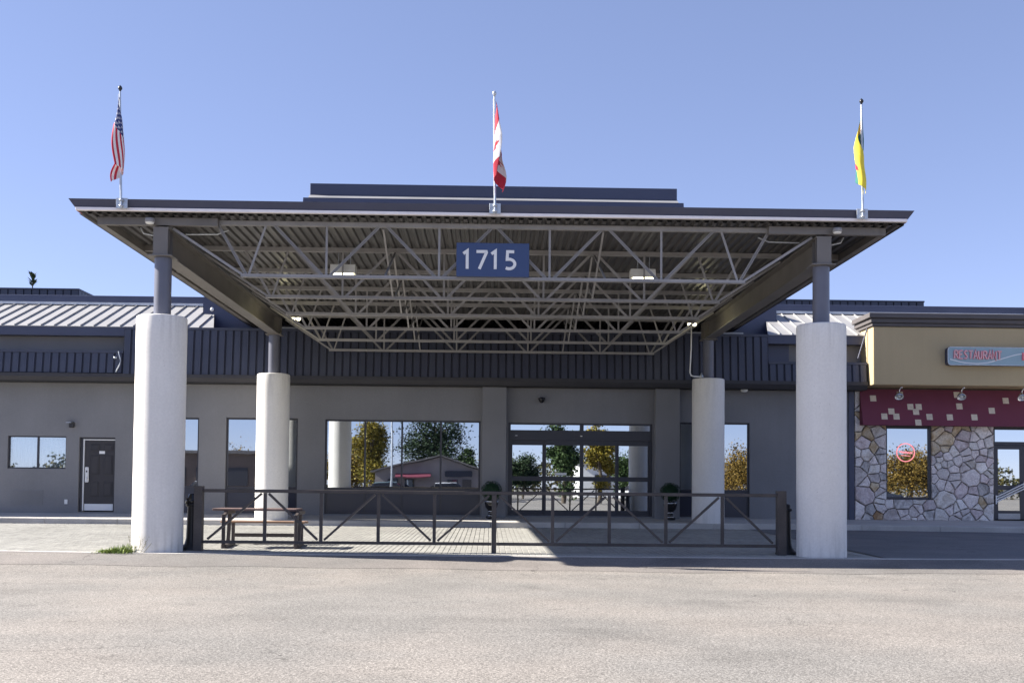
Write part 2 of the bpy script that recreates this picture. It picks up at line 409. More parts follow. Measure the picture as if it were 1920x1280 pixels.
# ================================================================== GROUND
def gz(y):                                   # forecourt surface height
    return max(0.0, min(.1, .1*(y+.5)/9.7))
lot = MB()
ys = [-420, -6, -3.2, -2.2, -1.4, -.62, 8, 60, 700]; zs = [-.16, -.16, -.15, -.14, -.10, -.015, -.05, -.05, -.05]
xs = [-420, -40, -12, 12, 40, 420]
for i in range(len(ys)-1):
    for j in range(len(xs)-1):
        lot.add([(xs[j], ys[i], zs[i]), (xs[j+1], ys[i], zs[i]), (xs[j+1], ys[i+1], zs[i+1]), (xs[j], ys[i+1], zs[i+1])], [(0, 1, 2, 3)])
struct(lot.build("parking_lot", M_LOT))

# edge of the forecourt: a flush concrete ribbon that bends back at both ends
def edge_y(x):
    if x < -5: return -.62+.062*(-5-x)**1.35
    if x > 7: return -.62+.030*(x-7)**1.5
    return -.62
EX = [-20+.5*i for i in range(91)]           # -20 .. 25
def strip(name, offs0, offs1, z0, z1, material, th=.0):
    mb = MB(); v = []
    for x in EX:
        v += [(x, edge_y(x)+offs0, z0), (x, edge_y(x)+offs1, z1)]
    mb.add(v, [(2*i, 2*i+2, 2*i+3, 2*i+1) for i in range(len(EX)-1)])
    if th: mb.add(v[::2]+[(a, b, c-th) for a, b, c in v[::2]], [(i, i+len(EX), i+1+len(EX), i+1) for i in range(len(EX)-1)])
    return mb.build(name, material)
def lotz(y): return float(np.interp(y, ys, zs))
# older asphalt strip along the ribbon, worn edge
ap = MB(); v = []
for i in range(181):
    x = -20+.25*i; e = edge_y(x)
    o = -1.33-.16*math.sin(x*.35)-.05*math.sin(x*2.3+1)-.03*RND.random()
    y0 = e+o; v += [(x, y0, lotz(y0)+.004), (x, e-.62, lotz(e-.62)+.012), (x, e+.01, .0)]
ap.add(v, [q for i in range(180) for q in ((3*i, 3*i+3, 3*i+4, 3*i+1), (3*i+1, 3*i+4, 3*i+5, 3*i+2))])
struct(ap.build("asphalt_apron", M_APRON))
struct(strip("ribbon_kerb", 0, .13, .006, .012, M_KERB, .02))

fc = MB(); v = []
for x in EX: v += [(x, edge_y(x)+.12, -.002), (x, 9.55, gz(9.55)-.006)]
fc.add(v, [(2*i, 2*i+2, 2*i+3, 2*i+1) for i in range(len(EX)-1)])
forecourt = struct(fc.build("forecourt", M_JOINT))
# pavers: 0.1 x 0.2 m, long way front to back; the nearest 300 singly, the others joined
PW, PL, GAP = .105, .21, .009
one = MB()
a, b, h = (PW-GAP)/2, (PL-GAP)/2, .006
one.add([(-a, -b, -h), (a, -b, -h), (a, b, -h), (-a, b, -h), (-a+.004, -b+.004, 0), (a-.004, -b+.004, 0), (a-.004, b-.004, 0), (-a+.004, b-.004, 0)],
        [(4, 5, 6, 7), (0, 1, 5, 4), (1, 2, 6, 5), (2, 3, 7, 6), (3, 0, 4, 7)])
spots = []
for i in range(int(-18/PW), int(6.9/PW)):
    x = i*PW; y = edge_y(x)+.13+b+.01+(PL/2 if i % 2 else 0)
    while y < 9.42-b:
        if (x+5.958)**2+y*y > .5**2 and (x-5.958)**2+y*y > .5**2:
            spots.append((x, y, gz(y)+.0035+RND.uniform(-.0012, .0012)))
        y += PL
spots.sort(key=lambda p: (p[0]+.07)**2+(p[1]+19.2)**2)
first = one.build("paver", M_PAVER, forecourt, loc=(0, 0, 0)); first.location = spots[0]
for p in spots[1:300]: piece("paver", first, p, forecourt)
ov = np.array(one.v); P = np.array(spots[300:])
allv = (P[:, None, :]+ov[None]).reshape(-1, 3); of = np.array([list(f) for f in one.f])
allf = (np.arange(len(P))[:, None, None]*8+of[None]).reshape(-1, 4)
rest = MB(); rest.v = [tuple(x) for x in allv.tolist()]; rest.f = [tuple(x) for x in allf.tolist()]
rest.m = [0]*len(rest.f); rest.s = [False]*len(rest.f)
ro = rest.build("paving", M_PAVER, forecourt); ro['kind'] = 'stuff'
# drive lane to the restaurant side
ln = MB(); v = []
for x in [6.95+.5*i for i in range(38)]: v += [(x, edge_y(x)+.13, .014), (x, 9.55, gz(9.55)+.002)]
ln.add(v, [(2*i, 2*i+2, 2*i+3, 2*i+1) for i in range(37)])
struct(ln.build("drive_lane", M_LANE))
# raised walk along the building, kerb in front
def walk_edge(x):
    if x < -8.5: return 9.5+.10*(-8.5-x)
    if x > 7.5: return 9.5-.024*(x-7.5)**1.9
    return 9.5
wk = MB(); v = []
WX = [-20+.5*i for i in range(91)]
for x in WX: v += [(x, walk_edge(x)+.16, .243), (x, 11.7, .33)]
wk.add(v, [(2*i, 2*i+2, 2*i+3, 2*i+1) for i in range(len(WX)-1)])
sidewalk = struct(wk.build("sidewalk", M_WALK))
x = -20
kn = 0
while x < 24:                                # kerb cast in lengths, a joint between
    x1 = x+2.0
    kb = MB(); v = []
    for k in range(5):
        xx = x+.006+(x1-x-.012)*k/4; e = walk_edge(xx)
        v += [(xx, e, .06), (xx, e, .222), (xx, e+.02, .243), (xx, e+.158, .246), (xx, e+.158, .06)]
    kb.add(v, [(5*k+j, 5*k+5+j, 5*k+6+j, 5*k+1+j) for k in range(4) for j in range(4)])
    kb.add(v[:5], [(0, 1, 2, 3, 4)]); kb.add(v[-5:], [(4, 3, 2, 1, 0)])
    kb.build("kerb_stone", M_KERB, sidewalk)
    x = x1

# ================================================================== MAIN BUILDING
WY, MY = 11.5, 10.95                         # wall face, mansard face
bld = thing("low_building", "long low dark grey building with navy ribbed metal mansard behind the canopy", "building", (0, WY, .3))
def wall_with_holes(mb, x0, x1, z0, z1, y, holes, depth=.18):
    X = sorted({x0, x1, *[h[0] for h in holes], *[h[1] for h in holes]}); Z = sorted({z0, z1, *[h[2] for h in holes], *[h[3] for h in holes]})
    X = [a for a in X if x0 <= a <= x1]; Z = [a for a in Z if z0 <= a <= z1]
    for i in range(len(X)-1):
        for j in range(len(Z)-1):
            cx, cz = (X[i]+X[i+1])/2, (Z[j]+Z[j+1])/2
            if any(h[0] < cx < h[1] and h[2] < cz < h[3] for h in holes): continue
            mb.add([(X[i], y, Z[j]), (X[i+1], y, Z[j]), (X[i+1], y, Z[j+1]), (X[i], y, Z[j+1])], [(0, 1, 2, 3)])
    for a, b, c, d in holes:
        D = y+depth
        mb.add([(a, y, c), (a, D, c), (a, D, d), (a, y, d)], [(0, 1, 2, 3)]); mb.add([(b, y, c), (b, y, d), (b, D, d), (b, D, c)], [(0, 1, 2, 3)])
        mb.add([(a, y, d), (a, D, d), (b, D, d), (b, y, d)], [(0, 1, 2, 3)]); mb.add([(a, y, c), (b, y, c), (b, D, c), (a, D, c)], [(0, 1, 2, 3)])
H_SMALL = (-13.78, -12.13, 1.58, 2.51); H_DOOR = (-11.76, -10.74, .36, 2.49)
H_W1 = (-9.8, -8.37, .36, 3.08); H_W2 = (-7.60, -5.55, .36, 3.09); H_BIG = (-4.77, -.31, .36, 3.07)
H_ENT = (.49, 4.66, .36, 3.03); H_W3 = (5.44, 7.48, .36, 3.09)
wl = MB()
wall_with_holes(wl, -19, 10.5, .2, 4.35, WY, [H_SMALL, H_DOOR, H_W1, H_W2, H_BIG, H_ENT, H_W3])
wl.build("wall", M_WALL, bld)
core = MB(); core.box(-19, 24, WY+.5, 26, -.05, 5.2); core.box(-19, -18.9, WY, WY+.5, 0, 5); core.build("building_core", M_SOFF, bld)
for x0, x1 in ((-.26, .43), (4.70, 5.40)):
    p = MB(); p.box(x0, x1, WY-.3, WY-.002, .30, 4.03, ch=.012); p.build("pilaster", M_WALL, bld)

def window(hole, cuts, sill=None, glass=M_GLASS, name="window", fr=.05, y=WY+.10):
    """frame (the part itself) with panes and lower panels as sub-parts"""
    a, b, c, d = hole
    f = MB(); y0, y1 = y-.035, y+.035
    f.box(a, a+fr, y0, y1, c, d); f.box(b-fr, b, y0, y1, c, d)
    f.box(a+fr, b-fr, y0, y1, d-fr, d); f.box(a+fr, b-fr, y0, y1, c, c+fr)
    lo = c+fr
    if sill: f.box(a+fr, b-fr, y0, y1, sill-.03, sill+.03); lo = sill+.03
    cs = [a+fr]+list(cuts)+[b-fr]
    for q in cuts: f.box(q-.025, q+.025, y0+.003, y1-.003, c+fr, d-fr)
    w_ = f.build(name, M_FRAME, bld, loc=((a+b)/2, y, c))
    for i in range(len(cs)-1):
        l, r = cs[i]+(.025 if i else 0), cs[i+1]-(.025 if i < len(cs)-2 else 0)
        g = MB(); g.box(l, r, y-.006, y+.006, lo, d-fr); g.build("pane", glass, w_)
        if sill:
            q = MB(); q.box(l, r, y-.012, y+.012, c+fr, sill-.03); q.build("spandrel_panel", M_PANEL, w_)
    return w_
window(H_W1, [-9.0], 1.10); window(H_W2, [], 1.09)
window(H_BIG, [-3.63, -2.57, -1.45], 1.09); window(H_W3, [], 1.12)
ws = window(H_SMALL, [-12.95], None, M_CLEAR, fr=.035); ws['label'] = "small sliding window with white curtain"
cu = MB(); v = []; n = 150
for i in range(n+1):
    t = i/n; x = -13.72+1.54*t
    for z in (1.6, 2.5):
        amp = .035*(.35+.65*abs(math.sin(t*5+.7)))
        v.append((x, WY+.20+amp*math.sin(t*95+1.2*math.sin(t*13)), z))
cu.add(v, [(2*i, 2*i+2, 2*i+3, 2*i+1) for i in range(n)], smooth=True)
cu.build("curtain", M_CURT, ws)
bk = MB(); bk.box(-13.9, -12.0, WY+.36, WY+.4, 1.4, 2.6); bk.build("unlit_room_board", M_SOFF, ws)  # near-black board, its colour standing in for the unlit room

# panelled side door
a, b, c, d = H_DOOR
dr = MB(); y = WY+.10
dr.box(a+.13, b-.03, y, y+.05, c+.03, d-.06)
def inset(mb, x0, x1, z0, z1, yy):
    mb.box(x0, x1, yy-.012, yy+.002, z0, z1, ch=.011)
    mb.box(x0+.03, x1-.03, yy-.022, yy-.01, z0+.03, z1-.03, ch=.009)
for z0, z1 in ((.80, 1.22), (1.42, 1.98), (2.10, 2.30)):
    for x0, x1 in ((-11.46, -11.21), (-11.08, -10.83)): inset(dr, x0, x1, z0, z1, y)
door = dr.build("door", M_DOOR, bld, loc=(-11.2, y, .38))
fr = MB(); fr.box(a, a+.09, y-.02, y+.03, c, d); fr.box(a+.09, b, y-.02, y+.03, d-.045, d); fr.build("door_frame", M_FRAME, door)
tr = MB(); tr.box(a+.092, a+.125, y-.026, y+.02, c+.03, d-.05); tr.box(a+.125, b-.01, y-.026, y+.02, d-.085, d-.055); tr.build("door_trim", M_WHITE, door)
kp = MB(); kp.box(-11.61, -10.80, y-.018, y-.013+.016, .40, .59, ch=.004); kp.build("kick_plate", M_WHITE, door)
hd = MB(); hd.box(-11.61, -11.50, y-.045, y+.001, 1.20, 1.64, ch=.02); hd.box(-11.57, -11.51, y-.10, y-.045, 1.30, 1.34, ch=.01); hd.box(-11.57, -11.535, y-.052, y-.044, 1.49, 1.54, 1); hd.build("lock_handle", [M_WHITE, M_BLACK], door)
npl = MB(); npl.box(-11.22, -11.06, y-.008, y+.001, 2.02, 2.10); npl.build("number_plate", M_WHITE, door)

# sliding entrance: outer frame with four leaves, transoms above
ent = part("entrance", bld, (2.57, WY+.1, .36))
a, b, c, d = H_ENT; y = WY+.1
f = MB(); f.box(a, a+.07, y-.06, y+.06, c, d); f.box(b-.07, b, y-.06, y+.06, c, d); f.box(a+.07, b-.07, y-.06, y+.06, d-.05, d)
f.box(a+.07, b-.07, y-.08, y+.06, 2.53, 2.82); f.box(a+.07, b-.07, y-.06, y+.06, c, c+.035); f.box(2.56, 2.67, y-.05, y+.05, 2.82, d-.05)
f.build("door_frame", M_FRAME, ent)
for x0, x1 in ((a+.07, 2.56), (2.67, b-.07)):
    g = MB(); g.box(x0, x1, y-.006, y+.006, 2.82, d-.05); g.build("transom_pane", M_GLASS2, ent)
for i, (x0, x1) in enumerate(((.56, 1.535), (1.535, 2.615), (2.615, 3.64), (3.64, 4.59))):
    yy = y+(-.03 if i in (1, 2) else .02); s = .055
    f = MB(); f.box(x0, x0+s, yy-.02, yy+.02, .395, 2.53); f.box(x1-s, x1, yy-.02, yy+.02, .395, 2.53)
    f.box(x0+s, x1-s, yy-.02, yy+.02, 2.39, 2.53); f.box(x0+s, x1-s, yy-.02, yy+.02, .395, .52); f.box(x0+s, x1-s, yy-.02, yy+.02, 1.36, 1.49)
    f.build("door_leaf", M_FRAME, ent)
    for z0, z1 in ((.52, 1.36), (1.49, 2.39)):
        g = MB(); g.box(x0+s, x1-s, yy-.005, yy+.005, z0, z1); g.build("pane", M_GLASS2, ent)
q = MB(); q.box(1.86, 2.18, y-.041, y-.037, 1.53, 1.60); q.build("sticker", M_WHITE, ent)
for x in (.72, 2.60):
    q = MB(); q.lathe([(.0, -.012), (.035, -.012), (.035, .012), (.0, .012)], (x, y-.09, 2.66), 12); q.build("door_sensor", M_WHITE, ent)

# mansard: backing with single proud ribbed panels
k = (19.2+MY)/(19.2+10.6)
def mz(z): return 1.25+(z-1.25)*k
def mansard(x0, x1, z0, z1, slope, pitch=.2215, gap=.036, y=MY, ref=bld):
    back = MB(); back.prof([(y, z0), (WY+.1, z0), (WY+.1, z1), (y+slope, z1)], x0, x1)
    mo = back.build("mansard", M_NAVYD, bld, loc=((x0+x1)/2, y, z0))
    n = max(1, round((x1-x0)/pitch)); p = (x1-x0)/n
    one_ = MB(); w2 = (p-gap)/2; t = .03
    ly = lambda z: y+slope*(z-z0)/(z1-z0)
    zz0, zz1 = z0+.012, z1-.055
    pr = [(-w2, 0), (-w2+.012, -t), (w2-.012, -t), (w2, 0)]
    vs = [(dx, ly(zz0)+dy, zz0) for dx, dy in pr]+[(dx, ly(zz1)+dy, zz1) for dx, dy in pr]
    one_.add(vs, [(0, 1, 5, 4), (1, 2, 6, 5), (2, 3, 7, 6), (4, 5, 6, 7), (3, 2, 1, 0)])
    f0 = one_.build("panel", M_NAVY, mo, loc=(0, y, z0)); f0.location.x = x0+p/2-WL[mo].x
    for i in range(1, n): piece("panel", f0, (x0+p*(i+.5), y, z0), mo)
    cp = MB(); cp.prof([(y+slope-.045, z1-.05), (y+slope+.12, z1-.05), (y+slope+.12, z1+.02), (y+slope-.045, z1+.02)], x0-.01, x1+.01)
    cp.build("coping", M_NAVY, mo)
    return mo
XL, XR, XE = -10.32*1.012+.05, 7.80*1.012, 10.72
mansard(-19, XL-.012, mz(4.235), mz(4.85), .06)
mansard(XL, XR, mz(4.215), mz(5.53), .10)
mansard(XR+.012, XE, mz(4.19), mz(4.76), .06)
fl = MB(); fl.box(-6.0, 7.2, MY+.16, MY+.24, mz(5.53)+.021, mz(5.53)+.075); fl.build("pale_strip", M_FLASH, bld)  # plain pale strip along the top of the tall mansard
tr = MB(); tr.prof([(MY-.06, mz(4.13)), (MY+.02, mz(4.02)), (WY+.02, mz(4.02)), (WY+.02, mz(4.225)), (MY-.06, mz(4.225))], -19, XE)
tr.build("mansard_gutter", M_TRIM, bld)
sf = MB(); sf.box(-19, XE, MY+.03, WY+.01, mz(4.00), mz(4.02)-.002); sf.build("soffit", M_SOFF, bld)
# wall strip, eave and standing-seam roof above the low mansard runs
def seam_roof(x0, x1, name="seam_roof"):
    EY, TY, EZ, TZ = 11.3, 13.9, 5.635, 6.67
    g = MB(); g.box(x0, x1, 11.62, 11.75, 4.7, 5.40); g.build("upper_wall", M_WALLHI, bld)
    e = MB(); e.box(x0, x1, EY-.01, 11.64, 5.375, 5.62); e.build("eave_fascia", M_FASC, bld)
    r = MB(); r.prof([(EY-.03, EZ), (EY-.03, EZ-.018), (TY, TZ-.03), (TY, TZ)], x0, x1)
    ro_ = r.build(name, M_SEAM, bld, loc=((x0+x1)/2, EY, EZ))
    n = round((x1-x0)/.378); p = (x1-x0)/n; d = Vector((0, TY-EY+.03, TZ-EZ)).normalized(); nrm = Vector((0, -d.z, d.y))
    q = MB(); L_ = (Vector((0, TY, TZ))-Vector((0, EY-.03, EZ))).length
    w2 = p/2-.004
    def pt(x, s_, h_): return Vector((x, EY-.03, EZ))+d*s_+nrm*h_
    vs = [pt(-w2, 0, .003), pt(w2-.016, 0, .003), pt(w2-.016, 0, .045), pt(w2, 0, .045)]
    vs += [pt(-w2, L_, .003), pt(w2-.016, L_, .003), pt(w2-.016, L_, .045), pt(w2, L_, .045)]
    vs += [pt(w2, 0, .003), pt(w2, L_, .003)]
    q.add(vs, [(0, 1, 5, 4), (1, 2, 6, 5), (2, 3, 7, 6), (3, 8, 9, 7), (1, 8, 3, 2)])
    f0 = q.build("roof_panel", M_SEAM, ro_, loc=(0, EY, EZ)); f0.location.x = x0+p/2-WL[ro_].x
    for i in range(1, n): piece("roof_panel", f0, (x0+p*(i+.5), EY, EZ), ro_)
    sx = -1 if x0 < 0 else 1; xe, xt = (x1, x1+.10) if sx < 0 else (x0, x0-.10)   # last bay tapers against the roof block
    xb = xe-sx*.0+(.77 if sx < 0 else -.71)
    g = MB(); g.add([(xe, EY-.03, EZ), (xb, EY-.03, EZ), (xt, TY, TZ), (xe, TY, TZ), (xe, EY-.03, EZ-.02), (xb, EY-.03, EZ-.02), (xt, TY, TZ-.02), (xe, TY, TZ-.02)],
                    [(0, 1, 2, 3) if sx < 0 else (3, 2, 1, 0), (1, 5, 6, 2), (0, 4, 5, 1)]); g.build("roof_panel", M_SEAM, ro_)
    for k_ in (1, ):
        xs_ = xe-sx*.36*k_; fr_ = 1-.36*k_/abs(xb-xe)
        g = MB(); g.bar((xs_, EY-.03, EZ+.02), (xs_, EY-.03+(TY-EY)*fr_, EZ+.02+(TZ-EZ)*fr_), .016, .045); g.build("roof_seam", M_SEAM, ro_)
    g = MB(); g.bar((xe, EY-.03, EZ+.02), (xe, TY, TZ+.02), .016, .045); g.build("roof_seam", M_SEAM, ro_)
    xa_, xb_ = sorted((xe, xb)); g = MB(); g.box(xa_+.001, xb_, 11.62, 11.75, 4.7, 5.40); g.box(xa_+.001, xb_, EY-.01, 11.64, 5.375, 5.62); g.build("eave_return", M_FASC, bld)
    fl_ = MB(); fl_.box(x0, x1, TY-.10, TY-.02, TZ+.0, TZ+.075); fl_.build("ridge_flashing", M_FLASH, bld)
seam_roof(-19.15, -8.72); seam_roof(8.66, 16.7)
uf = MB(); uf.box(-19, 24, 13.9, 14.3, 6.0, 6.97, ch=.01); uf.build("upper_fascia", M_FASC, bld)
gb = MB(); gb.box(-8.70, 8.64, 12.9, 14.6, 5.2, 6.80); gb.build("roof_block", M_FASC, bld)
lt = MB(); lt.lathe([(0, -.03), (.05, -.03), (.06, 0), (.05, .03), (0, .03)], (-8.42, 12.87, 6.42), 12, mtx=Matrix.Rotation(rad(90), 3, 'X').to_4x4()); lt.build("small_light", M_WHITE, bld)  # small round light fixed to the front of the roof block
# ribbed rooftop screens
def screen(x0, x1, y0, y1, z0, z1):
    b_ = MB(); b_.box(x0+.03, x1-.03, y0+.03, y1, z0, z1); so_ = b_.build("roof_screen", M_NAVYD, bld, loc=((x0+x1)/2, y0, z0))
    n = round((x1-x0)/.26); p = (x1-x0)/n
    q = MB(); q.box(-p/2+.02, p/2-.02, 0, .03, 0, z1-z0-.04)
    for v_ in range(len(q.v)): q.v[v_] = (q.v[v_][0], q.v[v_][1]+y0, q.v[v_][2]+z0)
    f0 = q.build("panel", M_NAVY, so_, loc=(0, y0, z0)); f0.location.x = x0+p/2-WL[so_].x
    for i in range(1, n): piece("panel", f0, (x0+p*(i+.5), y0, z0), so_)
    m_ = round((y1-y0)/.26); pp = (y1-y0)/m_
    s_ = MB()
    for i in range(m_):
        s_.box(x1-.031, x1, y0+pp*i+.02, y0+pp*(i+1)-.02, z0, z1-.04)
    s_.build("side_panels", M_NAVY, so_)
    c_ = MB(); c_.box(x0-.01, x1+.01, y0-.02, y1, z1-.04, z1+.01); c_.build("coping", M_NAVY, so_)
screen(-19, -13.6, 16.0, 18.6, 6.6, 7.545); screen(7.6, 14.62, 16.4, 18.6, 6.6, 7.565)
# small fittings on the wall
o = MB(); o.box(-12.14, -12.05, WY-.012, WY-.001, .58, .71, ch=.004); o.build("outlet_cover", M_WHITE, bld)
o = MB(); o.box(-13.65, -12.75, WY-.012, WY-.001, .55, .98, ch=.005)
for i in range(9): o.box(-13.6, -12.8, WY-.02, WY-.011, .60+.04*i, .622+.04*i)
o.build("air_grille", M_WALL, bld)

# ================================================================== RESTAURANT FRONT
FY = 10.6
kf = (19.2+FY)/(19.2+10.35)
rst = thing("restaurant_building", "restaurant storefront with tan fascia, maroon awning and fieldstone wall", "building", (13, WY, .3))
fz = lambda z: 1.25+(z-1.25)*kf
TX0 = 10.68*kf
t = MB(); t.box(TX0, 22, FY, WY+.4, fz(4.13), fz(5.765), ch=.015); t.build("tan_fascia", M_TAN, rst)
for i, (z0, z1, pj) in enumerate(((5.77, 5.86, .05), (5.865, 5.985, .10), (5.99, 6.13, .17))):
    c_ = MB(); c_.box(TX0-pj, 22, FY-pj, WY+.4, fz(z0), fz(z1), ch=.012); c_.build("cornice_band", M_CORN, rst)
br = MB(); br.tube([(TX0+.0, FY+.45, 5.85), (TX0-.26, FY+.5, 4.95)], .022, 8); br.build("roof_brace", M_FASC, rst)
H_SW = (11.46, 12.77, .92, 3.07); H_SD = (14.62, 16.6, .34, 3.07)
mw = MB(); wall_with_holes(mw, 10.52, 22, .2, 4.2, WY, [H_SW, H_SD], .2); stonewall = mw.build("stone_wall", M_MORTAR, rst, loc=(12.5, WY, .3))
cn = MB(); cn.box(10.36, 10.518, WY-.05, WY+.15, .30, 4.05); cn.build("corner_trim", M_FASC, rst)
# fieldstones: irregular polygons, single pieces proud of the mortar
def stone_mat(name, c0, c1, c2):
    M = bpy.data.materials.new(name); M.use_nodes = True; MATS[name] = M
    t = M.node_tree; b = t.nodes["Principled BSDF"]; L = t.links.new; N = t.nodes.new
    g = N("ShaderNodeNewGeometry"); oi = N("ShaderNodeObjectInfo")
    ad = N("ShaderNodeVectorMath"); ad.operation = 'ADD'; L(g.outputs["Position"], ad.inputs[0])
    cb = N("ShaderNodeCombineXYZ"); ml = N("ShaderNodeMath"); ml.operation = 'MULTIPLY'; ml.inputs[1].default_value = 50; L(oi.outputs["Random"], ml.inputs[0]); L(ml.outputs[0], cb.inputs[1]); L(cb.outputs[0], ad.inputs[1])
    n = N("ShaderNodeTexNoise"); n.inputs["Scale"].default_value = 3.2; n.inputs["Detail"].default_value = 5; n.inputs["Roughness"].default_value = .65; n.inputs["Distortion"].default_value = .8; L(ad.outputs[0], n.inputs["Vector"])
    r = N("ShaderNodeValToRGB"); r.color_ramp.elements[0].color = (*c0, 1); r.color_ramp.elements[1].color = (*c2, 1)
    r.color_ramp.elements[0].position = .34; r.color_ramp.elements[1].position = .70; e = r.color_ramp.elements.new(.5); e.color = (*c1, 1)
    L(n.outputs[0], r.inputs[0])
    n2 = N("ShaderNodeTexNoise"); n2.inputs["Scale"].default_value = 26; n2.inputs["Detail"].default_value = 5; L(ad.outputs[0], n2.inputs["Vector"])
    mr = N("ShaderNodeMapRange"); mr.inputs[1].default_value = .3; mr.inputs[2].default_value = .7; mr.inputs[3].default_value = .8; mr.inputs[4].default_value = 1.18; L(n2.outputs[0], mr.inputs[0])
    m2 = N("ShaderNodeMapRange"); m2.inputs[3].default_value = .78; m2.inputs[4].default_value = 1.12; L(oi.outputs["Random"], m2.inputs[0])
    pr_ = N("ShaderNodeMath"); pr_.operation = 'MULTIPLY'; L(mr.outputs[0], pr_.inputs[0]); L(m2.outputs[0], pr_.inputs[1])
    v = N("ShaderNodeVectorMath"); v.operation = 'SCALE'; L(r.outputs[0], v.inputs[0]); L(pr_.outputs[0], v.inputs["Scale"]); L(v.outputs[0], b.inputs["Base Color"])
    b.inputs["Roughness"].default_value = .85; b.inputs["Specular IOR Level"].default_value = .25
    bp = N("ShaderNodeBump"); bp.inputs["Strength"].default_value = .7; bp.inputs["Distance"].default_value = .012; L(n2.outputs[0], bp.inputs["Height"]); L(bp.outputs[0], b.inputs["Normal"])
    return M
STONE = [stone_mat("stone_lilac", (.50, .43, .40), (.72, .65, .62), (.82, .77, .73)), stone_mat("stone_pale", (.56, .49, .42), (.78, .73, .68), (.84, .80, .77)),
         stone_mat("stone_tan", (.42, .29, .16), (.60, .48, .32), (.74, .66, .54)), stone_mat("stone_rust", (.20, .11, .06), (.38, .24, .13), (.56, .44, .32)),
         stone_mat("stone_grey", (.24, .22, .21), (.52, .49, .47), (.70, .66, .63)), stone_mat("stone_rose", (.42, .33, .31), (.62, .53, .52), (.74, .67, .65))]
def clip(poly, n, c):
    out = []
    for i in range(len(poly)):
        p, q = poly[i], poly[(i+1) % len(poly)]
        dp, dq = n[0]*p[0]+n[1]*p[1]-c, n[0]*q[0]+n[1]*q[1]-c
        if dp <= 0: out.append(p)
        if dp*dq < 0:
            t_ = dp/(dp-dq); out.append((p[0]+(q[0]-p[0])*t_, p[1]+(q[1]-p[1])*t_))
    return out
rs = random.Random(21)
RX0, RX1, RZ0, RZ1 = 10.53, 14.60, .31, 4.08
seeds = []
tries = 0
while tries < 6000:
    tries += 1
    x, z = rs.uniform(RX0, RX1), rs.uniform(RZ0, RZ1)
    if H_SW[0]-.02 < x < H_SW[1]+.02 and H_SW[2] < z < H_SW[3]: continue
    rmin = rs.choice((.11, .18, .26, .34, .42))
    if all(((x-a_)/1.25)**2+((z-b_)/.9)**2 > ((rmin+r_)*.62)**2 for a_, b_, r_ in seeds): seeds.append((x, z, rmin))
def inset_poly(poly, d):
    for_ = poly
    n_ = len(poly); cx = sum(p[0] for p in poly)/n_; cz = sum(p[1] for p in poly)/n_
    res = poly
    for i in range(n_):
        p, q = poly[i], poly[(i+1) % n_]
        ex, ez = q[0]-p[0], q[1]-p[1]; l = math.hypot(ex, ez)
        if l < 1e-6: continue
        nx, nz = ez/l, -ex/l
        if nx*(cx-p[0])+nz*(cz-p[1]) > 0: nx, nz = -nx, -nz
        res = clip(res, (nx, nz), nx*p[0]+nz*p[1]-d)
        if len(res) < 3: return None
    return res
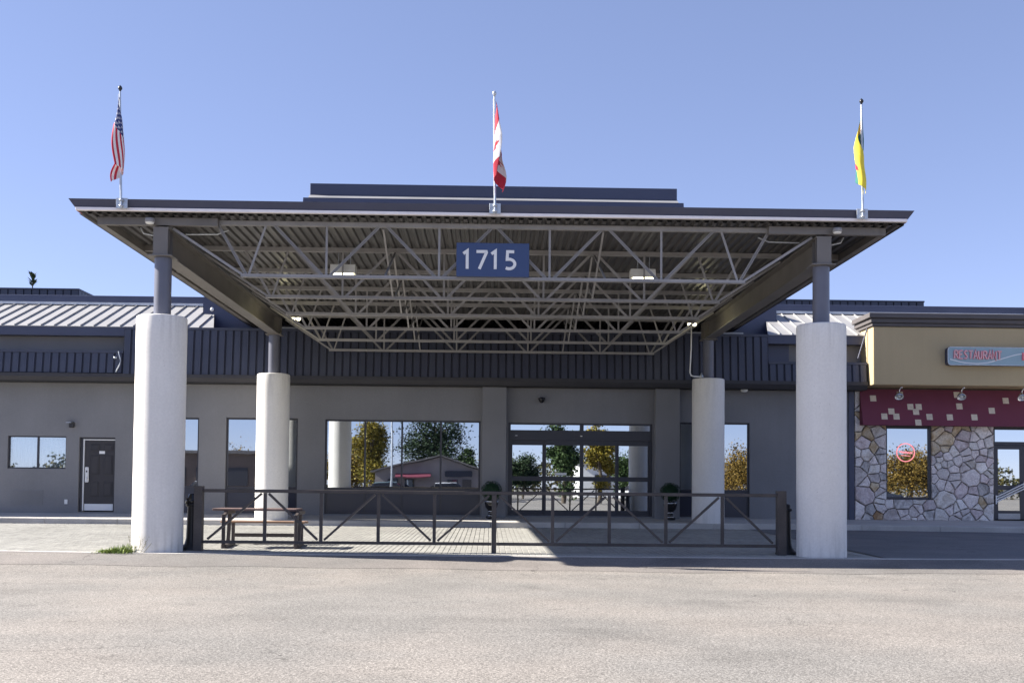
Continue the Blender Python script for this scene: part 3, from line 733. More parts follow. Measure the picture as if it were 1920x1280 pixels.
for (x, z, r) in seeds:
    poly = [(RX0, RZ0), (RX1, RZ0), (RX1, RZ1), (RX0, RZ1)]
    for a_, b_, r_ in seeds:
        if (a_, b_) == (x, z) or abs(a_-x) > 1.8 or abs(b_-z) > 1.8: continue
        nx, nz = a_-x, b_-z; d2 = nx*nx+nz*nz
        wgt = (d2+(r*r-r_*r_)*.25)/2                     # power cells: big stones beside small ones
        poly = clip(poly, (nx, nz), nx*x+nz*z+wgt)
        if len(poly) < 3: break
    if len(poly) < 3: continue
    hx0, hx1, hz0, hz1 = H_SW
    if x <= hx0: cl = ((1, 0), hx0)
    elif x >= hx1: cl = ((-1, 0), -hx1)
    elif z <= hz0: cl = ((0, 1), hz0)
    else: cl = ((0, -1), -hz1)
    if any(hx0 < p[0] < hx1 and hz0 < p[1] < hz1 for p in poly) or True:
        bx0, bx1, bz0, bz1 = min(p[0] for p in poly), max(p[0] for p in poly), min(p[1] for p in poly), max(p[1] for p in poly)
        if bx0 < hx1 and bx1 > hx0 and bz0 < hz1 and bz1 > hz0: poly = clip(poly, *cl)
    if len(poly) < 3: continue
    o0 = inset_poly(poly, .007)
    if not o0: continue
    # cut the corners so that no outline is a clean cell
    def soften(pl, f):
        out = []
        n_ = len(pl)
        for i in range(n_):
            p0, p1, p2 = pl[i-1], pl[i], pl[(i+1) % n_]
            fa, fb = f*rs.uniform(.5, 1.4), f*rs.uniform(.5, 1.4)
            out += [(p1[0]+(p0[0]-p1[0])*fa, p1[1]+(p0[1]-p1[1])*fa), (p1[0]+(p2[0]-p1[0])*fb, p1[1]+(p2[1]-p1[1])*fb)]
        return out
    o0 = soften(o0, .06)
    rough = []
    for i in range(len(o0)):                     # broken, uneven edges
        p, q_ = o0[i], o0[(i+1) % len(o0)]
        l_ = math.hypot(q_[0]-p[0], q_[1]-p[1]); rough.append(p)
        if l_ > .09:
            k_ = int(l_/.07)
            for j in range(1, k_):
                f_ = j/k_; d_ = rs.uniform(-.001, .013)
                nx_, nz_ = -(q_[1]-p[1])/l_, (q_[0]-p[0])/l_
                rough.append((p[0]+(q_[0]-p[0])*f_+nx_*d_, p[1]+(q_[1]-p[1])*f_+nz_*d_))
    o0 = rough
    cx = sum(p[0] for p in o0)/len(o0); cz = sum(p[1] for p in o0)/len(o0)
    th = rs.uniform(.035, .075); tx, tz = rs.uniform(-.06, .06), rs.uniform(-.08, .05)
    st = MB(); n_ = len(o0)
    ring0 = [(p[0], WY+.002, p[1]) for p in o0]
    sc = .97; sc2 = .86
    ring1 = [(cx+(p[0]-cx)*sc, WY-th*.75+tx*(p[0]-cx)+tz*(p[1]-cz)+rs.uniform(-.004, .004), cz+(p[1]-cz)*sc) for p in o0]
    ring2 = [(cx+(p[0]-cx)*sc2, WY-th+tx*(p[0]-cx)+tz*(p[1]-cz)+rs.uniform(-.007, .007), cz+(p[1]-cz)*sc2) for p in o0]
    ctr = [(cx, WY-th-rs.uniform(-.004, .01), cz)]
    st.add(ring0+ring1+ring2+ctr, [(i, (i+1) % n_, n_+(i+1) % n_, n_+i) for i in range(n_)]+[(n_+i, n_+(i+1) % n_, 2*n_+(i+1) % n_, 2*n_+i) for i in range(n_)]
           + [(2*n_+i, 2*n_+(i+1) % n_, 3*n_) for i in range(n_)])
    wts = (6, 5, .7, .3, 1.6, 2) if cz < 2.4 else (2, 4, 4.2, 1.0, .6, 2)
    st.build("stone", STONE[rs.choices(range(6), wts)[0]], stonewall, loc=(cx, WY, cz))

a, b, c, d = H_SW
f = MB(); y = WY+.06
f.box(a, a+.04, y-.04, y+.04, c, d); f.box(b-.06, b, y-.06, y+.04, c, d); f.box(a+.04, b-.06, y-.04, y+.04, d-.10, d); f.box(a+.04, b-.06, y-.04, y+.04, c, c+.07)
sw = f.build("window", M_FRAME, rst, loc=((a+b)/2, y, c))
g = MB(); g.box(a+.04, b-.06, y-.006, y+.006, c+.07, d-.10); g.build("pane", M_GLASS, sw)
a, b, c, d = H_SD
sd = part("restaurant_door", rst, (15.2, WY+.08, .34)); y = WY+.08
f = MB(); f.box(a, a+.05, y-.05, y+.05, c, d); f.box(b-.05, b, y-.05, y+.05, c, d); f.box(a+.05, b-.05, y-.05, y+.05, d-.10, d); f.box(a+.05, b-.05, y-.05, y+.05, 2.52, 2.62)
f.build("door_frame", M_FRAME, sd)
g = MB(); g.box(a+.05, b-.05, y-.006, y+.006, 2.62, d-.10); g.build("transom_pane", M_GLASS2, sd)
f = MB(); x0, x1 = 14.68, 15.58
f.box(x0, x0+.085, y-.025, y+.025, .37, 2.51); f.box(x1-.17, x1, y-.025, y+.025, .37, 2.51)
f.box(x0+.085, x1-.17, y-.025, y+.025, 2.40, 2.51); f.box(x0+.085, x1-.17, y-.025, y+.025, 1.22, 1.35); f.box(x0+.085, x1-.17, y-.025, y+.025, .54, .62)
f.build("door_leaf", M_FRAME, sd)
kp = MB(); kp.box(x0, x1, y-.024, y+.024, .37, .538); kp.build("kick_plate", M_KERB, sd)
for z0, z1 in ((.62, 1.22), (1.35, 2.40)):
    g = MB(); g.box(x0+.085, x1-.17, y-.006, y+.006, z0, z1); g.build("pane", M_GLASS2, sd)
for dz in (0, .075, .15):
    h_ = MB(); h_.tube([(14.67, y-.10, .86+dz), (15.52, y-.10, 1.27+dz)], .017, 8); h_.build("push_bar", M_WHITE, sd)
for x_, z_ in ((14.675, .84), (15.51, 1.25)):
    h_ = MB(); h_.tube([(x_, y-.10, z_-.03), (x_, y-.10, z_+.22)], .022, 8); h_.box(x_-.015, x_+.015, y-.10, y-.024, z_+.06, z_+.12); h_.build("bar_bracket", M_WHITE, sd)
g = MB(); g.box(15.62, b-.05, y-.006, y+.006, .6, 2.5); g.build("side_pane", M_GLASS2, sd)
g = MB(); g.box(15.62, b-.05, y-.02, y+.02, .36, .6); g.build("side_panel", M_FRAME, sd)
# awning band with pale squares
AZ0, AZ1, AY0, AY1 = 3.045, 4.10, 11.12, 11.42
aw = MB(); aw.prof([(AY0, AZ0), (WY-.09, AZ0), (WY-.09, AZ1), (AY1, AZ1)], 10.66, 22)
awn = aw.build("awning", M_MAROON, rst, loc=(13, 11.3, 3.6))
SQ = [(11.03, 3.83), (11.83, 3.95), (12.09, 3.59), (12.33, 3.59), (11.52, 3.45), (11.30, 3.30), (11.65, 3.30), (12.235, 3.445),
      (12.61, 3.30), (12.265, 3.13), (13.20, 3.295), (13.49, 3.96), (13.52, 3.62), (13.915, 3.30), (14.45, 3.5), (14.9, 3.8)]
vy = lambda z: AY0+(AY1-AY0)*(z-AZ0)/(AZ1-AZ0)
def awx(px, z): return px
for x_, z_ in SQ:
    q = MB(); s = .087; v = []
    for dy in (-.007, .001):
        for dx, dz in ((-s, -s), (s, -s), (s, s), (-s, s)): v.append((x_+dx, vy(z_+dz)+dy, z_+dz))
    q.add(v, [(0, 1, 2, 3), (0, 4, 5, 1), (1, 5, 6, 2), (2, 6, 7, 3), (3, 7, 4, 0)]); q.build("square_patch", M_TILE, awn, loc=(x_, vy(z_), z_))

# ------------------------------------------------------------------ stroke lettering
def stroke(mb, pts, w, y0, y1, mi=0):
    """ribbon of width w along 2-D points (x, z), mitred, extruded from y0 (front) to y1"""
    n = len(pts); L_, R_ = [], []
    for i in range(n):
        p = Vector(pts[i])
        d0 = (Vector(pts[i])-Vector(pts[i-1])).normalized() if i else None
        d1 = (Vector(pts[i+1])-Vector(pts[i])).normalized() if i < n-1 else None
        d0 = d0 or d1; d1 = d1 or d0
        n0, n1 = Vector((-d0.y, d0.x)), Vector((-d1.y, d1.x)); nn = (n0+n1)
        nn = nn.normalized() if nn.length > 1e-6 else n0
        k_ = w/2/max(.45, nn.dot(n0))
        L_.append(p+nn*k_); R_.append(p-nn*k_)
    for i in range(n-1):
        q = [R_[i], R_[i+1], L_[i+1], L_[i]]
        v = [(a_.x, y0, a_.y) for a_ in q]+[(a_.x, y1, a_.y) for a_ in q]
        mb.add(v, [(0, 1, 2, 3), (0, 4, 5, 1), (1, 5, 6, 2), (2, 6, 7, 3), (3, 7, 4, 0)], mi)
def arc(cx, cz, rx, rz, a0, a1, n=12):
    return [(cx+rx*math.cos(rad(a0+(a1-a0)*i/n)), cz+rz*math.sin(rad(a0+(a1-a0)*i/n))) for i in range(n+1)]
GL = {'R': [[(0, 0), (.05, 1)], [(.05, 1)]+arc(.3, .76, .28, .23, 85, -85, 8)+[(.08, .52)], [(.22, .5), (.62, 0)]],
      'E': [[(.55, 1), (.05, .97), (0, .02), (.55, 0)], [(.03, .52), (.45, .54)]],
      'S': [[(.55, .92), (.3, 1), (.08, .84), (.15, .6), (.42, .42), (.5, .2), (.32, .02), (.02, .08)]],
      'T': [[(0, 1), (.66, .98)], [(.33, .98), (.30, 0)]],
      'A': [[(0, 0), (.33, 1), (.62, 0)], [(.14, .36), (.5, .36)]],
      'U': [[(.02, 1), (.02, .3), (.15, .04), (.4, .04), (.54, .3), (.54, 1)]],
      'N': [[(0, 0), (.02, 1), (.52, 0), (.54, 1)]], 'L': [[(.05, 1), (.02, .02), (.5, .02)]]}

# sign board on the tan fascia
SGY = FY-.17
sg = thing("restaurant_sign", "grey-blue rounded sign box with red RESTAURANT lettering on the tan fascia", "sign", (14.4, FY, 4.9))
ks = (19.2+SGY)/(19.2+10.2); SX0, SX1 = 12.71*ks, 17.6; SZ0, SZ1 = 1.25+(4.685-1.25)*ks, 1.25+(5.20-1.25)*ks
def rrect(x0, x1, z0, z1, r, n=6):
    return arc(x1-r, z0+r, r, r, -90, 0, n)+arc(x1-r, z1-r, r, r, 0, 90, n)+arc(x0+r, z1-r, r, r, 90, 180, n)+arc(x0+r, z0+r, r, r, 180, 270, n)
q = MB(); q.prism(rrect(SX0, SX1, SZ0, SZ1, .10), SGY, FY-.004); q.build("sign_box", M_NAVY, sg)
q = MB(); q.prism(rrect(SX0+.025, SX1-.025, SZ0+.02, SZ1-.02, .085), SGY-.012, SGY-.001); q.build("sign_face", M_SGREY, sg)
rim = MB(); pl = rrect(SX0+.012, SX1-.012, SZ0+.01, SZ1-.01, .09); stroke(rim, pl+[pl[0]], .018, SGY-.02, SGY-.002); rim.build("sign_rim", M_GALV, sg)
wv = MB(); pts = []
ppm = (SX1-SX0)/1.0
for i in range(60):
    t_ = i/59; x_ = SX0+.07+3.0*t_
    zc = [(0, .165), (.12, .075), (.25, .045), (.36, .075), (.5, .20), (.62, .31), (.78, .38), (1, .34)]
    z_ = SZ0+float(np.interp(t_, [a_ for a_, _ in zc], [b_ for _, b_ in zc]))
    pts.append((x_, z_))
for _ in range(3): pts = [pts[0]]+[(pts[i][0], (pts[i-1][1]+2*pts[i][1]+pts[i+1][1])/4) for i in range(1, len(pts)-1)]+[pts[-1]]
stroke(wv, pts, .026, SGY-.018, SGY-.0125); wv.build("white_swoosh", M_WHITE, sg)
x_ = SX0+.19
for ch_ in "RESTAURANT":
    lt = MB()
    for st_ in GL[ch_]:
        stroke(lt, [(x_+.17*px_+.03*pz_*0, SZ0+.19+.225*pz_-.012*(x_-SX0)) for px_, pz_ in st_], .040, SGY-.04, SGY-.0125, 0)
    for st_ in GL[ch_]:
        stroke(lt, [(x_+.17*px_, SZ0+.19+.225*pz_-.012*(x_-SX0)) for px_, pz_ in st_], .015, SGY-.044, SGY-.0395, 1)
    lt.build("letter", [M_LRED, M_WHITE], sg); x_ += .136
lt = MB()
for st_ in GL['L']: stroke(lt, [(SX0+2.13+.2*px_, SZ0+.17+.2*pz_) for px_, pz_ in st_], .036, SGY-.04, SGY-.0125)
lt.build("letter", [M_LRED, M_WHITE], sg)

# gooseneck lamps over the awning
def goose(x, z, label):
    y0 = 10.78
    t_ = thing("gooseneck_lamp", label, "lamp", (x, y0, z), "chrome lamps over the maroon awning")
    rot = Matrix.Rotation(rad(-38), 4, 'X') @ Matrix.Rotation(rad(12), 4, 'Y')
    s_ = MB(); s_.lathe([(.02, .16), (.035, .15), (.045, .11), (.085, .06), (.115, .0), (.125, -.05), (.118, -.055), (.105, -.02), (.06, .04), (.0, .06)], (x, y0, z), 24, mtx=rot); s_.build("lamp_shade", M_CHROME, t_)
    b_ = MB(); b_.lathe([(.0, .045), (.04, .03), (.05, -.01), (.035, -.045), (.0, -.06)], (x, y0, z), 14, mtx=rot); b_.build("bulb", M_LENS, t_)
    tp = rot @ Vector((0, 0, .15))
    a_ = MB(); a_.tube([Vector((x, y0, z))+tp, Vector((x+.06, y0+tp.y*1.1, z+.19)), (x+.075, y0+.02, z+.26)], .018, 8); a_.lathe([(.0, .262), (.04, .262), (.045, .235), (.02, .225)], (x+.075, y0+.02, z), 14); a_.build("lamp_arm", M_CHROME, t_)
goose(11.57, 3.86, "chrome gooseneck lamp above the restaurant window, nearest the grey corner trim")
goose(13.36, 3.87, "chrome gooseneck lamp above the bare stone wall between window and door")
goose(15.10, 3.87, "chrome gooseneck lamp above the restaurant door, at the photo edge")
# neon ring in the restaurant window
ne = thing("neon_sign", "round pink neon sign inside the restaurant window", "sign", (12.05, WY+.04, 2.25))
q = MB(); q.tube([(12.05+.26*math.cos(2*math.pi*i/40), WY+.035, 2.28+.26*math.sin(2*math.pi*i/40)) for i in range(41)], .012, 6, cap=False); q.build("neon_ring", M_NEON, ne)
q = MB(); q.tube([(11.86+.38*i/24, WY+.035, 2.30+.028*math.sin(i*1.9)-.0015*i) for i in range(25)], .010, 6); q.build("neon_script", M_NEON, ne)
q = MB(); q.tube([(11.92+.26*i/12, WY+.035, 2.20-.002*i) for i in range(13)], .008, 6); q.build("neon_underline", M_NEON, ne)

# ================================================================== CANOPY
CW, CD = 5.958, 9.97
can = thing("entrance_canopy", "large flat steel entrance canopy on trusses with navy fascia and ribbed metal deck", "canopy", (0, 0, 5.28))
# deck: trapezoidal ribs running front to back
DX0, DX1, DY0, DY1 = -7.36, 7.36, -.33, 13.0
dk = MB(); pitch = .166; prof_ = []
x = DX0
while x < DX1-.01:
    prof_ += [(x, 5.962), (x+.062, 5.962), (x+.084, 6.003), (x+.144, 6.003)]; x += pitch
prof_ = [(min(a_, DX1), b_) for a_, b_ in prof_]+[(DX1, 5.962)]
v = []
for a_, b_ in prof_: v += [(a_, DY0, b_), (a_, DY1, b_)]
dk.add(v, [(2*i, 2*i+1, 2*i+3, 2*i+2) for i in range(len(prof_)-1)])
dk.build("deck", M_DECK, can)
rf = MB(); rf.box(DX0, DX1, DY0, DY1, 6.006, 6.17); rf.build("roof", M_ROOFTOP, can)  # unseen slab over the deck, put in to block light from above
# fascia, leaning out, mitred at the corners
def ring(o0, o1, z0, z1, t_=.02):
    return None
FB, FT = 6.02, 6.20
fa = MB()
def leaning(mb, off_b, off_t, z0, z1, in_b, in_t):
    xb, xt = 7.40+off_b, 7.40+off_t; yb, yt = -.36-off_b, -.36-off_t
    xi, xj = 7.40+in_b, 7.40+in_t; yi, yj = -.36-in_b, -.36-in_t
    E_ = 13.1
    v = [(-xb, E_, z0), (-xb, yb, z0), (xb, yb, z0), (xb, E_, z0), (-xt, E_, z1), (-xt, yt, z1), (xt, yt, z1), (xt, E_, z1),
         (-xi, E_, z0), (-xi, yi, z0), (xi, yi, z0), (xi, E_, z0), (-xj, E_, z1), (-xj, yj, z1), (xj, yj, z1), (xj, E_, z1)]
    mb.add(v, [(0, 1, 5, 4), (1, 2, 6, 5), (2, 3, 7, 6), (4, 5, 13, 12), (5, 6, 14, 13), (6, 7, 15, 14), (1, 0, 8, 9), (2, 1, 9, 10), (3, 2, 10, 11),
               (9, 8, 12, 13), (10, 9, 13, 14), (11, 10, 14, 15), (0, 4, 12, 8), (7, 3, 11, 15)])
leaning(fa, .015, .10, FB+.046, FT, -.03, .05)
fa.build("fascia", M_FASC, can)
dp = MB(); dp.box(-7.395, 7.395, -.402, -.335, 6.012, 6.066, ch=.004); dp.build("drip_edge", M_DRIP, can)
for sx in (-1, 1):
    e = MB(); e.box(min(sx*7.40, sx*7.365), max(sx*7.40, sx*7.365), -.333, 13.0, 6.012, 6.06); e.build("side_edge", M_RED, can)
    e = MB(); x0, x1 = sorted((sx*6.98, sx*7.10)); e.box(x0, x1, -.14, 12.6, 5.82, 5.957); e.build("edge_channel", M_BEAM, can)
    e = MB(); x0, x1 = sorted((sx*4.96, sx*6.975)); e.box(x0, x1, -.16, -.06, 5.82, 5.957); e.build("header_channel", M_BEAM, can)
    for yy in (2.13, 4.26, 6.39, 8.52):
        e = MB(); x0, x1 = sorted((sx*6.10, sx*6.975)); e.box(x0, x1, yy-.05, yy+.05, 5.84, 5.957); e.build("outrigger", M_BEAM, can)
    # main beams: I-section over the columns with stiffeners
    X = sx*CW
    bm = MB(); bm.box(X-.14, X+.14, -.19, 10.33, 5.285, 5.308); bm.box(X-.14, X+.14, -.19, 10.33, 5.757, 5.78); bm.box(X-.008, X+.008, -.19, 10.33, 5.308, 5.757)
    for yy in (-.185, -.10, .10, CD-.1, CD+.1, 10.315): bm.box(X-.13, X+.13, yy-.007, yy+.007, 5.308, 5.757)
    bm.build("main_beam", M_BEAM, can)
    cp = MB(); cp.box(X-.013-.21, X+.21, -.22, .22, 5.262, 5.283); cp.build("cap_plate", M_BEAM, can)
    cp = MB(); cp.box(X-.21, X+.21, CD-.22, CD+.22, 5.262, 5.283); cp.build("cap_plate", M_BEAM, can)
    cd_ = MB(); cd_.tube([(sx*6.5, .4, 5.9), (sx*6.45, .4, 5.80), (sx*6.3, .4, 5.765), (sx*6.1, .4, 5.76)], .016, 8); cd_.build("conduit", M_GALV, can)
    cd_ = MB(); cd_.tube([(sx*5.68, .4, 5.79), (sx*5.1, .4, 5.80), (sx*4.9, .4, 5.88)], .016, 8); cd_.build("conduit", M_GALV, can)
# trusses: one built, five copies
tr0 = part("truss", can, (0, 0, 4.96))
ZB, ZT = 4.962, 5.955
tc_ = MB()
for yy in (-.045, .012): tc_.box(-5.81, 5.81, yy, yy+.033, ZT-.085, ZT)
tc_.box(-5.81, 5.81, -.045, .045, ZT-.009, ZT+.001)
tc_.build("top_chord", M_STEEL, tr0)
bc = MB()
for yy in (-.045, .012): bc.box(-4.56, 4.56, yy, yy+.033, ZB-.03, ZB+.03)
bc.box(-4.56, 4.56, -.045, .045, ZB-.031, ZB-.022)
bc.build("bottom_chord", M_STEEL, tr0)
def web(p, q, w_=.05):
    b_ = MB(); b_.bar((p[0], 0, p[1]), (q[0], 0, q[1]), .024, w_, up=(0, 1, 0)); b_.bar((p[0], -.022, p[1]), (q[0], -.022, q[1]), w_, .006, up=(0, 1, 0)); b_.build("web_member", M_STEEL, tr0)
zt, zb = ZT-.06, ZB+.02
for s_ in (-1, 1):
    for xb in (1.0, 3.03):
        web((s_*(xb-.07), zb), (s_*(xb-.96), zt)); web((s_*(xb+.07), zb), (s_*(xb+.96), zt)); web((s_*xb, zb), (s_*xb, zt), .04)
    web((s_*4.12, zt), (s_*4.42, zb), .04); web((s_*4.98, zt-.03), (s_*4.47, zb), .05); web((s_*5.79, zt-.1), (s_*4.54, zb), .045)
JS = 2.13
trusses = [tr0]
for i in range(1, 6):
    tt = copy_tree(tr0, None, None, can); tt.location = (0, JS*i, 4.96-5.28); trusses.append(tt)
# cross bridging between neighbouring trusses
brg = {}
for s_ in (-1, 1):
    for up_ in (0, 1):
        b_ = MB(); z0, z1 = (ZB+.03, ZT-.10) if up_ else (ZT-.10, ZB+.03)
        b_.bar((s_*2.0+(.02 if up_ else -.02), .05, z0), (s_*2.0+(.02 if up_ else -.02), JS-.05, z1), .034, .034)
        f0 = b_.build("bridging", M_STEEL, can, loc=(0, 0, 5.0))
        for i in range(1, 5): piece("bridging", f0, (0, JS*i, 5.0), can)
for x in (-1.0, 1.0, 4.3, -4.3):             # horizontal ties on the bottom chords
    pass
# raised curb on the canopy roof
rp = MB(); rp.box(-3.69, 3.67, 2.0, 2.25, 6.99, 7.225, ch=.006)
rp.box(-3.66, 3.64, 2.2, 6.0, 6.2, 7.15); rp.build("roof_upstand", M_FASC, can)
rp = MB(); rp.prof([(1.86, 6.90), (1.99, 6.985), (2.2, 6.985), (2.2, 6.90)], -3.70, 3.68); rp.build("upstand_flashing", M_FLASHD, can)
rp = MB(); rp.prof([(1.70, 6.17), (1.86, 6.897), (2.19, 6.897), (2.19, 6.17)], -3.80, 3.78); rp.build("upstand_skirt", M_FASC, can)

# columns: concrete base with a steel post
GCOL = "concrete columns carrying the canopy"
def column(x, y, zb_, label):
    c_ = thing("canopy_column", label, "column", (x, y, zb_), GCOL)
    R_, H_ = .44, 4.19
    pr_ = [(.0, zb_-.05), (R_, zb_-.05)]+[(R_+.0015*math.sin(i*2.1), zb_+(H_-.03-zb_)*i/14) for i in range(15)]+[(R_-.006, H_-.012), (R_-.022, H_), (.0, H_+.004)]
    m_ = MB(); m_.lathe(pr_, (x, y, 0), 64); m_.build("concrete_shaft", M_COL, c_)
    p_ = MB(); p_.lathe([(.15, H_-.01), (.15, 5.258)], (x, y, 0), 40); p_.build("steel_post", M_PIPE, c_)
    return c_
column(-CW, 0, 0, "thick pale concrete column with weeds growing at its foot")
column(CW, 0, 0, "thick pale concrete column at the fence end nearest the restaurant")
column(-CW, CD, .2, "slimmer looking rear concrete column behind the picnic table")
crr = column(CW, CD, .2, "rear concrete column with a white conduit bent onto its top")
cd_ = MB(); cd_.tube([(CW-.52, CD-.28, 5.75), (CW-.53, CD-.28, 5.0), (CW-.56, CD-.28, 4.34), (CW-.53, CD-.28, 4.26), (CW-.44, CD-.27, 4.235), (CW-.25, CD-.25, 4.235)], .018, 8)
cd_.build("conduit", M_WHITE, crr)
cd_ = MB(); cd_.lathe([(.0, 4.2), (.06, 4.2), (.055, 4.26), (.025, 4.29), (.022, 4.33), (0, 4.34)], (CW-.24, CD-.25, 0), 14); cd_.build("conduit_cap", M_GALV, crr)

# address sign hung on the front truss
ad = thing("address_sign", "navy blue panel with white numerals 1715 hung on the front truss", "sign", (-.03, -.11, 4.98))
q = MB(); q.box(-.685, .625, -.145, -.05, 4.975, 5.585, ch=.006); q.build("sign_panel", M_SIGN, ad)
y0, y1 = -.158, -.1452; Z0, HH = 5.105, .345
DG = {'1': [[(.0, .83), (.16, .98), (.16, 0)]], '7': [[(0, .95), (.40, .95), (.41, .9), (.12, 0)]],
      '5': [[(.36, .96), (.09, .96), (.075, .54)]+arc(.155, .29, .235, .26, 88, -125, 14)[0:]]}
for ch_, xo in zip("1715", (-.560, -.325, -.055, .195)):
    lt = MB()
    for st_ in DG[ch_]: stroke(lt, [(xo+px_*.44, Z0+pz_*HH*.96+.005) for px_, pz_ in st_], .053, y0, y1)
    lt.build("numeral", M_WHITE, ad)

# flagpoles on the fascia and the limp flags on them
GP, GF = "flagpoles along the canopy fascia", "limp flags on the canopy flagpoles"
def flagpole(x, xt, zt_, dark, label):
    p_ = thing("flagpole", label, "flagpole", (x, -.47, 6.03), GP)
    b_ = MB(); b_.box(x-.10, x+.10, -.478, -.462, 6.03, 6.215, ch=.003); b_.build("bracket", M_GALV, p_)
    for dz in (6.07, 6.17):
        c_ = MB(); c_.lathe([(.0, -.014), (.038, -.014), (.038, .014), (.0, .014)], (x-.0, -.50, dz), 12); c_.build("pole_clamp", M_GALV, p_)
    t_ = MB(); t_.tube([(x, -.50, 6.04), (xt, -.50, zt_)], .021, 10, r1=.015); t_.build("pole", M_GALV, p_)
    f_ = MB(); f_.lathe([(.0, 0), (.016, .0), (.018, .02), (.035, .04), (.038, .06), (.028, .085), (.012, .1), (.0, .115)], (xt, -.50, zt_), 14); f_.build("finial", M_BLACK if dark else M_GALV, p_)
    c_ = MB(); c_.tube([(xt-.022, -.52, zt_-.05), (x-.024, -.52, 6.35)], .004, 5); c_.build("halyard", M_WHITE, p_)
flagpole(-6.56, -6.625, 8.10, True, "flagpole with dark finial carrying the red and white striped flag")
flagpole(0, -.03, 8.12, False, "flagpole with pale finial carrying the red and white maple leaf flag")
flagpole(6.555, 6.535, 8.09, True, "flagpole with dark finial carrying the green and yellow flag")
F_RED = mat("flag_red", (.46, .025, .05), .8, .08, 12); F_WHT = mat("flag_white", (.72, .70, .70), .8, .05, 12); F_BLU = mat("flag_blue", (.03, .045, .15), .8)
F_GRN = mat("flag_green", (.03, .15, .12), .8, .08, 12); F_YEL = mat("flag_yellow", (.74, .60, .06), .8, .06, 12)
def flag(x0, z0, side, cf, mats, label, seed, drop=1.55, wid=.21, off=0.0, ph0=0.0):
    NU, NV = 72, 52; mb = MB(); v = []
    r_ = random.Random(seed); ph = ph0
    for i in range(NU+1):
        u = i/NU
        for j in range(NV+1):
            vv = j/NV
            z = z0-(vv*.80*(1-.62*u)+u*(drop-.30))
            dd = min(1, (u*2.2+vv*.6)**.7)
            th = 2*math.pi*(.22*u+.80*vv)+ph
            A = wid*dd*(.86+.14*math.sin(6*u+ph))
            x = x0+side*(.012+off*dd+A*(.5-.5*math.cos(th))+.012*math.sin(8*u+5*vv+ph)*dd)
            y = -.50+(.07*math.sin(th)-.05)*dd+.014*math.sin(11*vv+4*u+ph)*dd
            v.append((x, y, z))
    fs = []
    for i in range(NU):
        for j in range(NV):
            k_ = i*(NV+1)+j
            mb.f.append((k_, k_+1, k_+NV+2, k_+NV+1)); mb.m.append(cf((i+.5)/NU, (j+.5)/NV)); mb.s.append(True)
    mb.v = v
    o_ = mb.build("flag", mats, None, loc=(x0, -.5, z0)); tag(o_, label, "flag", GF)
    sm = o_.modifiers.new("cloth", 'SOLIDIFY'); sm.thickness = .003
    return o_
def us(u, v_):
    if u < .42 and v_ < 7/13:
        a_, b_ = (u/.42*11) % 2, (v_*13/7*9) % 2
        return 1 if (abs(a_-1) < .33 and abs(b_-1) < .4) or (abs(a_-.0) < .33 and abs(b_-.0) < .4) else 2
    return 0 if int(v_*13) % 2 == 0 else 1
LEAFP = [(0, .42), (.07, .28), (.14, .31), (.11, .08), (.2, .17), (.22, .11), (.33, .13), (.29, .02), (.35, -.02), (.17, -.16), (.19, -.23), (.02, -.2), (.02, -.42)]
LEAFP = LEAFP+[(-a_, b_) for a_, b_ in LEAFP[::-1]]
def inpoly(x, y, pl):
    c_ = False
    for i in range(len(pl)):
        (x1, y1_), (x2, y2_) = pl[i], pl[i-1]
        if (y1_ > y) != (y2_ > y) and x < (x2-x1)*(y-y1_)/(y2_-y1_)+x1: c_ = not c_
    return c_
def ca(u, v_):
    if u < .25 or u > .75: return 0
    return 0 if inpoly((u-.5)*2, .5-v_, LEAFP) else 1
def sk(u, v_):
    if .60 < u < .74 and .30 < v_ < .62 and abs(u-.67) < .07*(1-abs(v_-.45)*2): return 2
    if .06 < u < .26 and .08 < v_ < .38: return 1 if v_ > .18 and (int(u*40) % 3) else 2
    return 0 if v_ < .5 else 1
flag(-6.60, 8.06, -1, us, [F_RED, F_WHT, F_BLU], "limp red and white striped flag with starred blue canton", 3, 1.58, .235, -.10, 2.9)
flag(-.02, 8.04, 1, ca, [F_RED, F_WHT], "limp red and white maple leaf flag above the address sign", 11, 1.66, .215, -.02, 3.7)
flag(6.53, 8.03, -1, sk, [F_GRN, F_YEL, F_RED], "limp green and yellow flag nearest the restaurant", 8, 1.56, .215, -.07, 6.25)

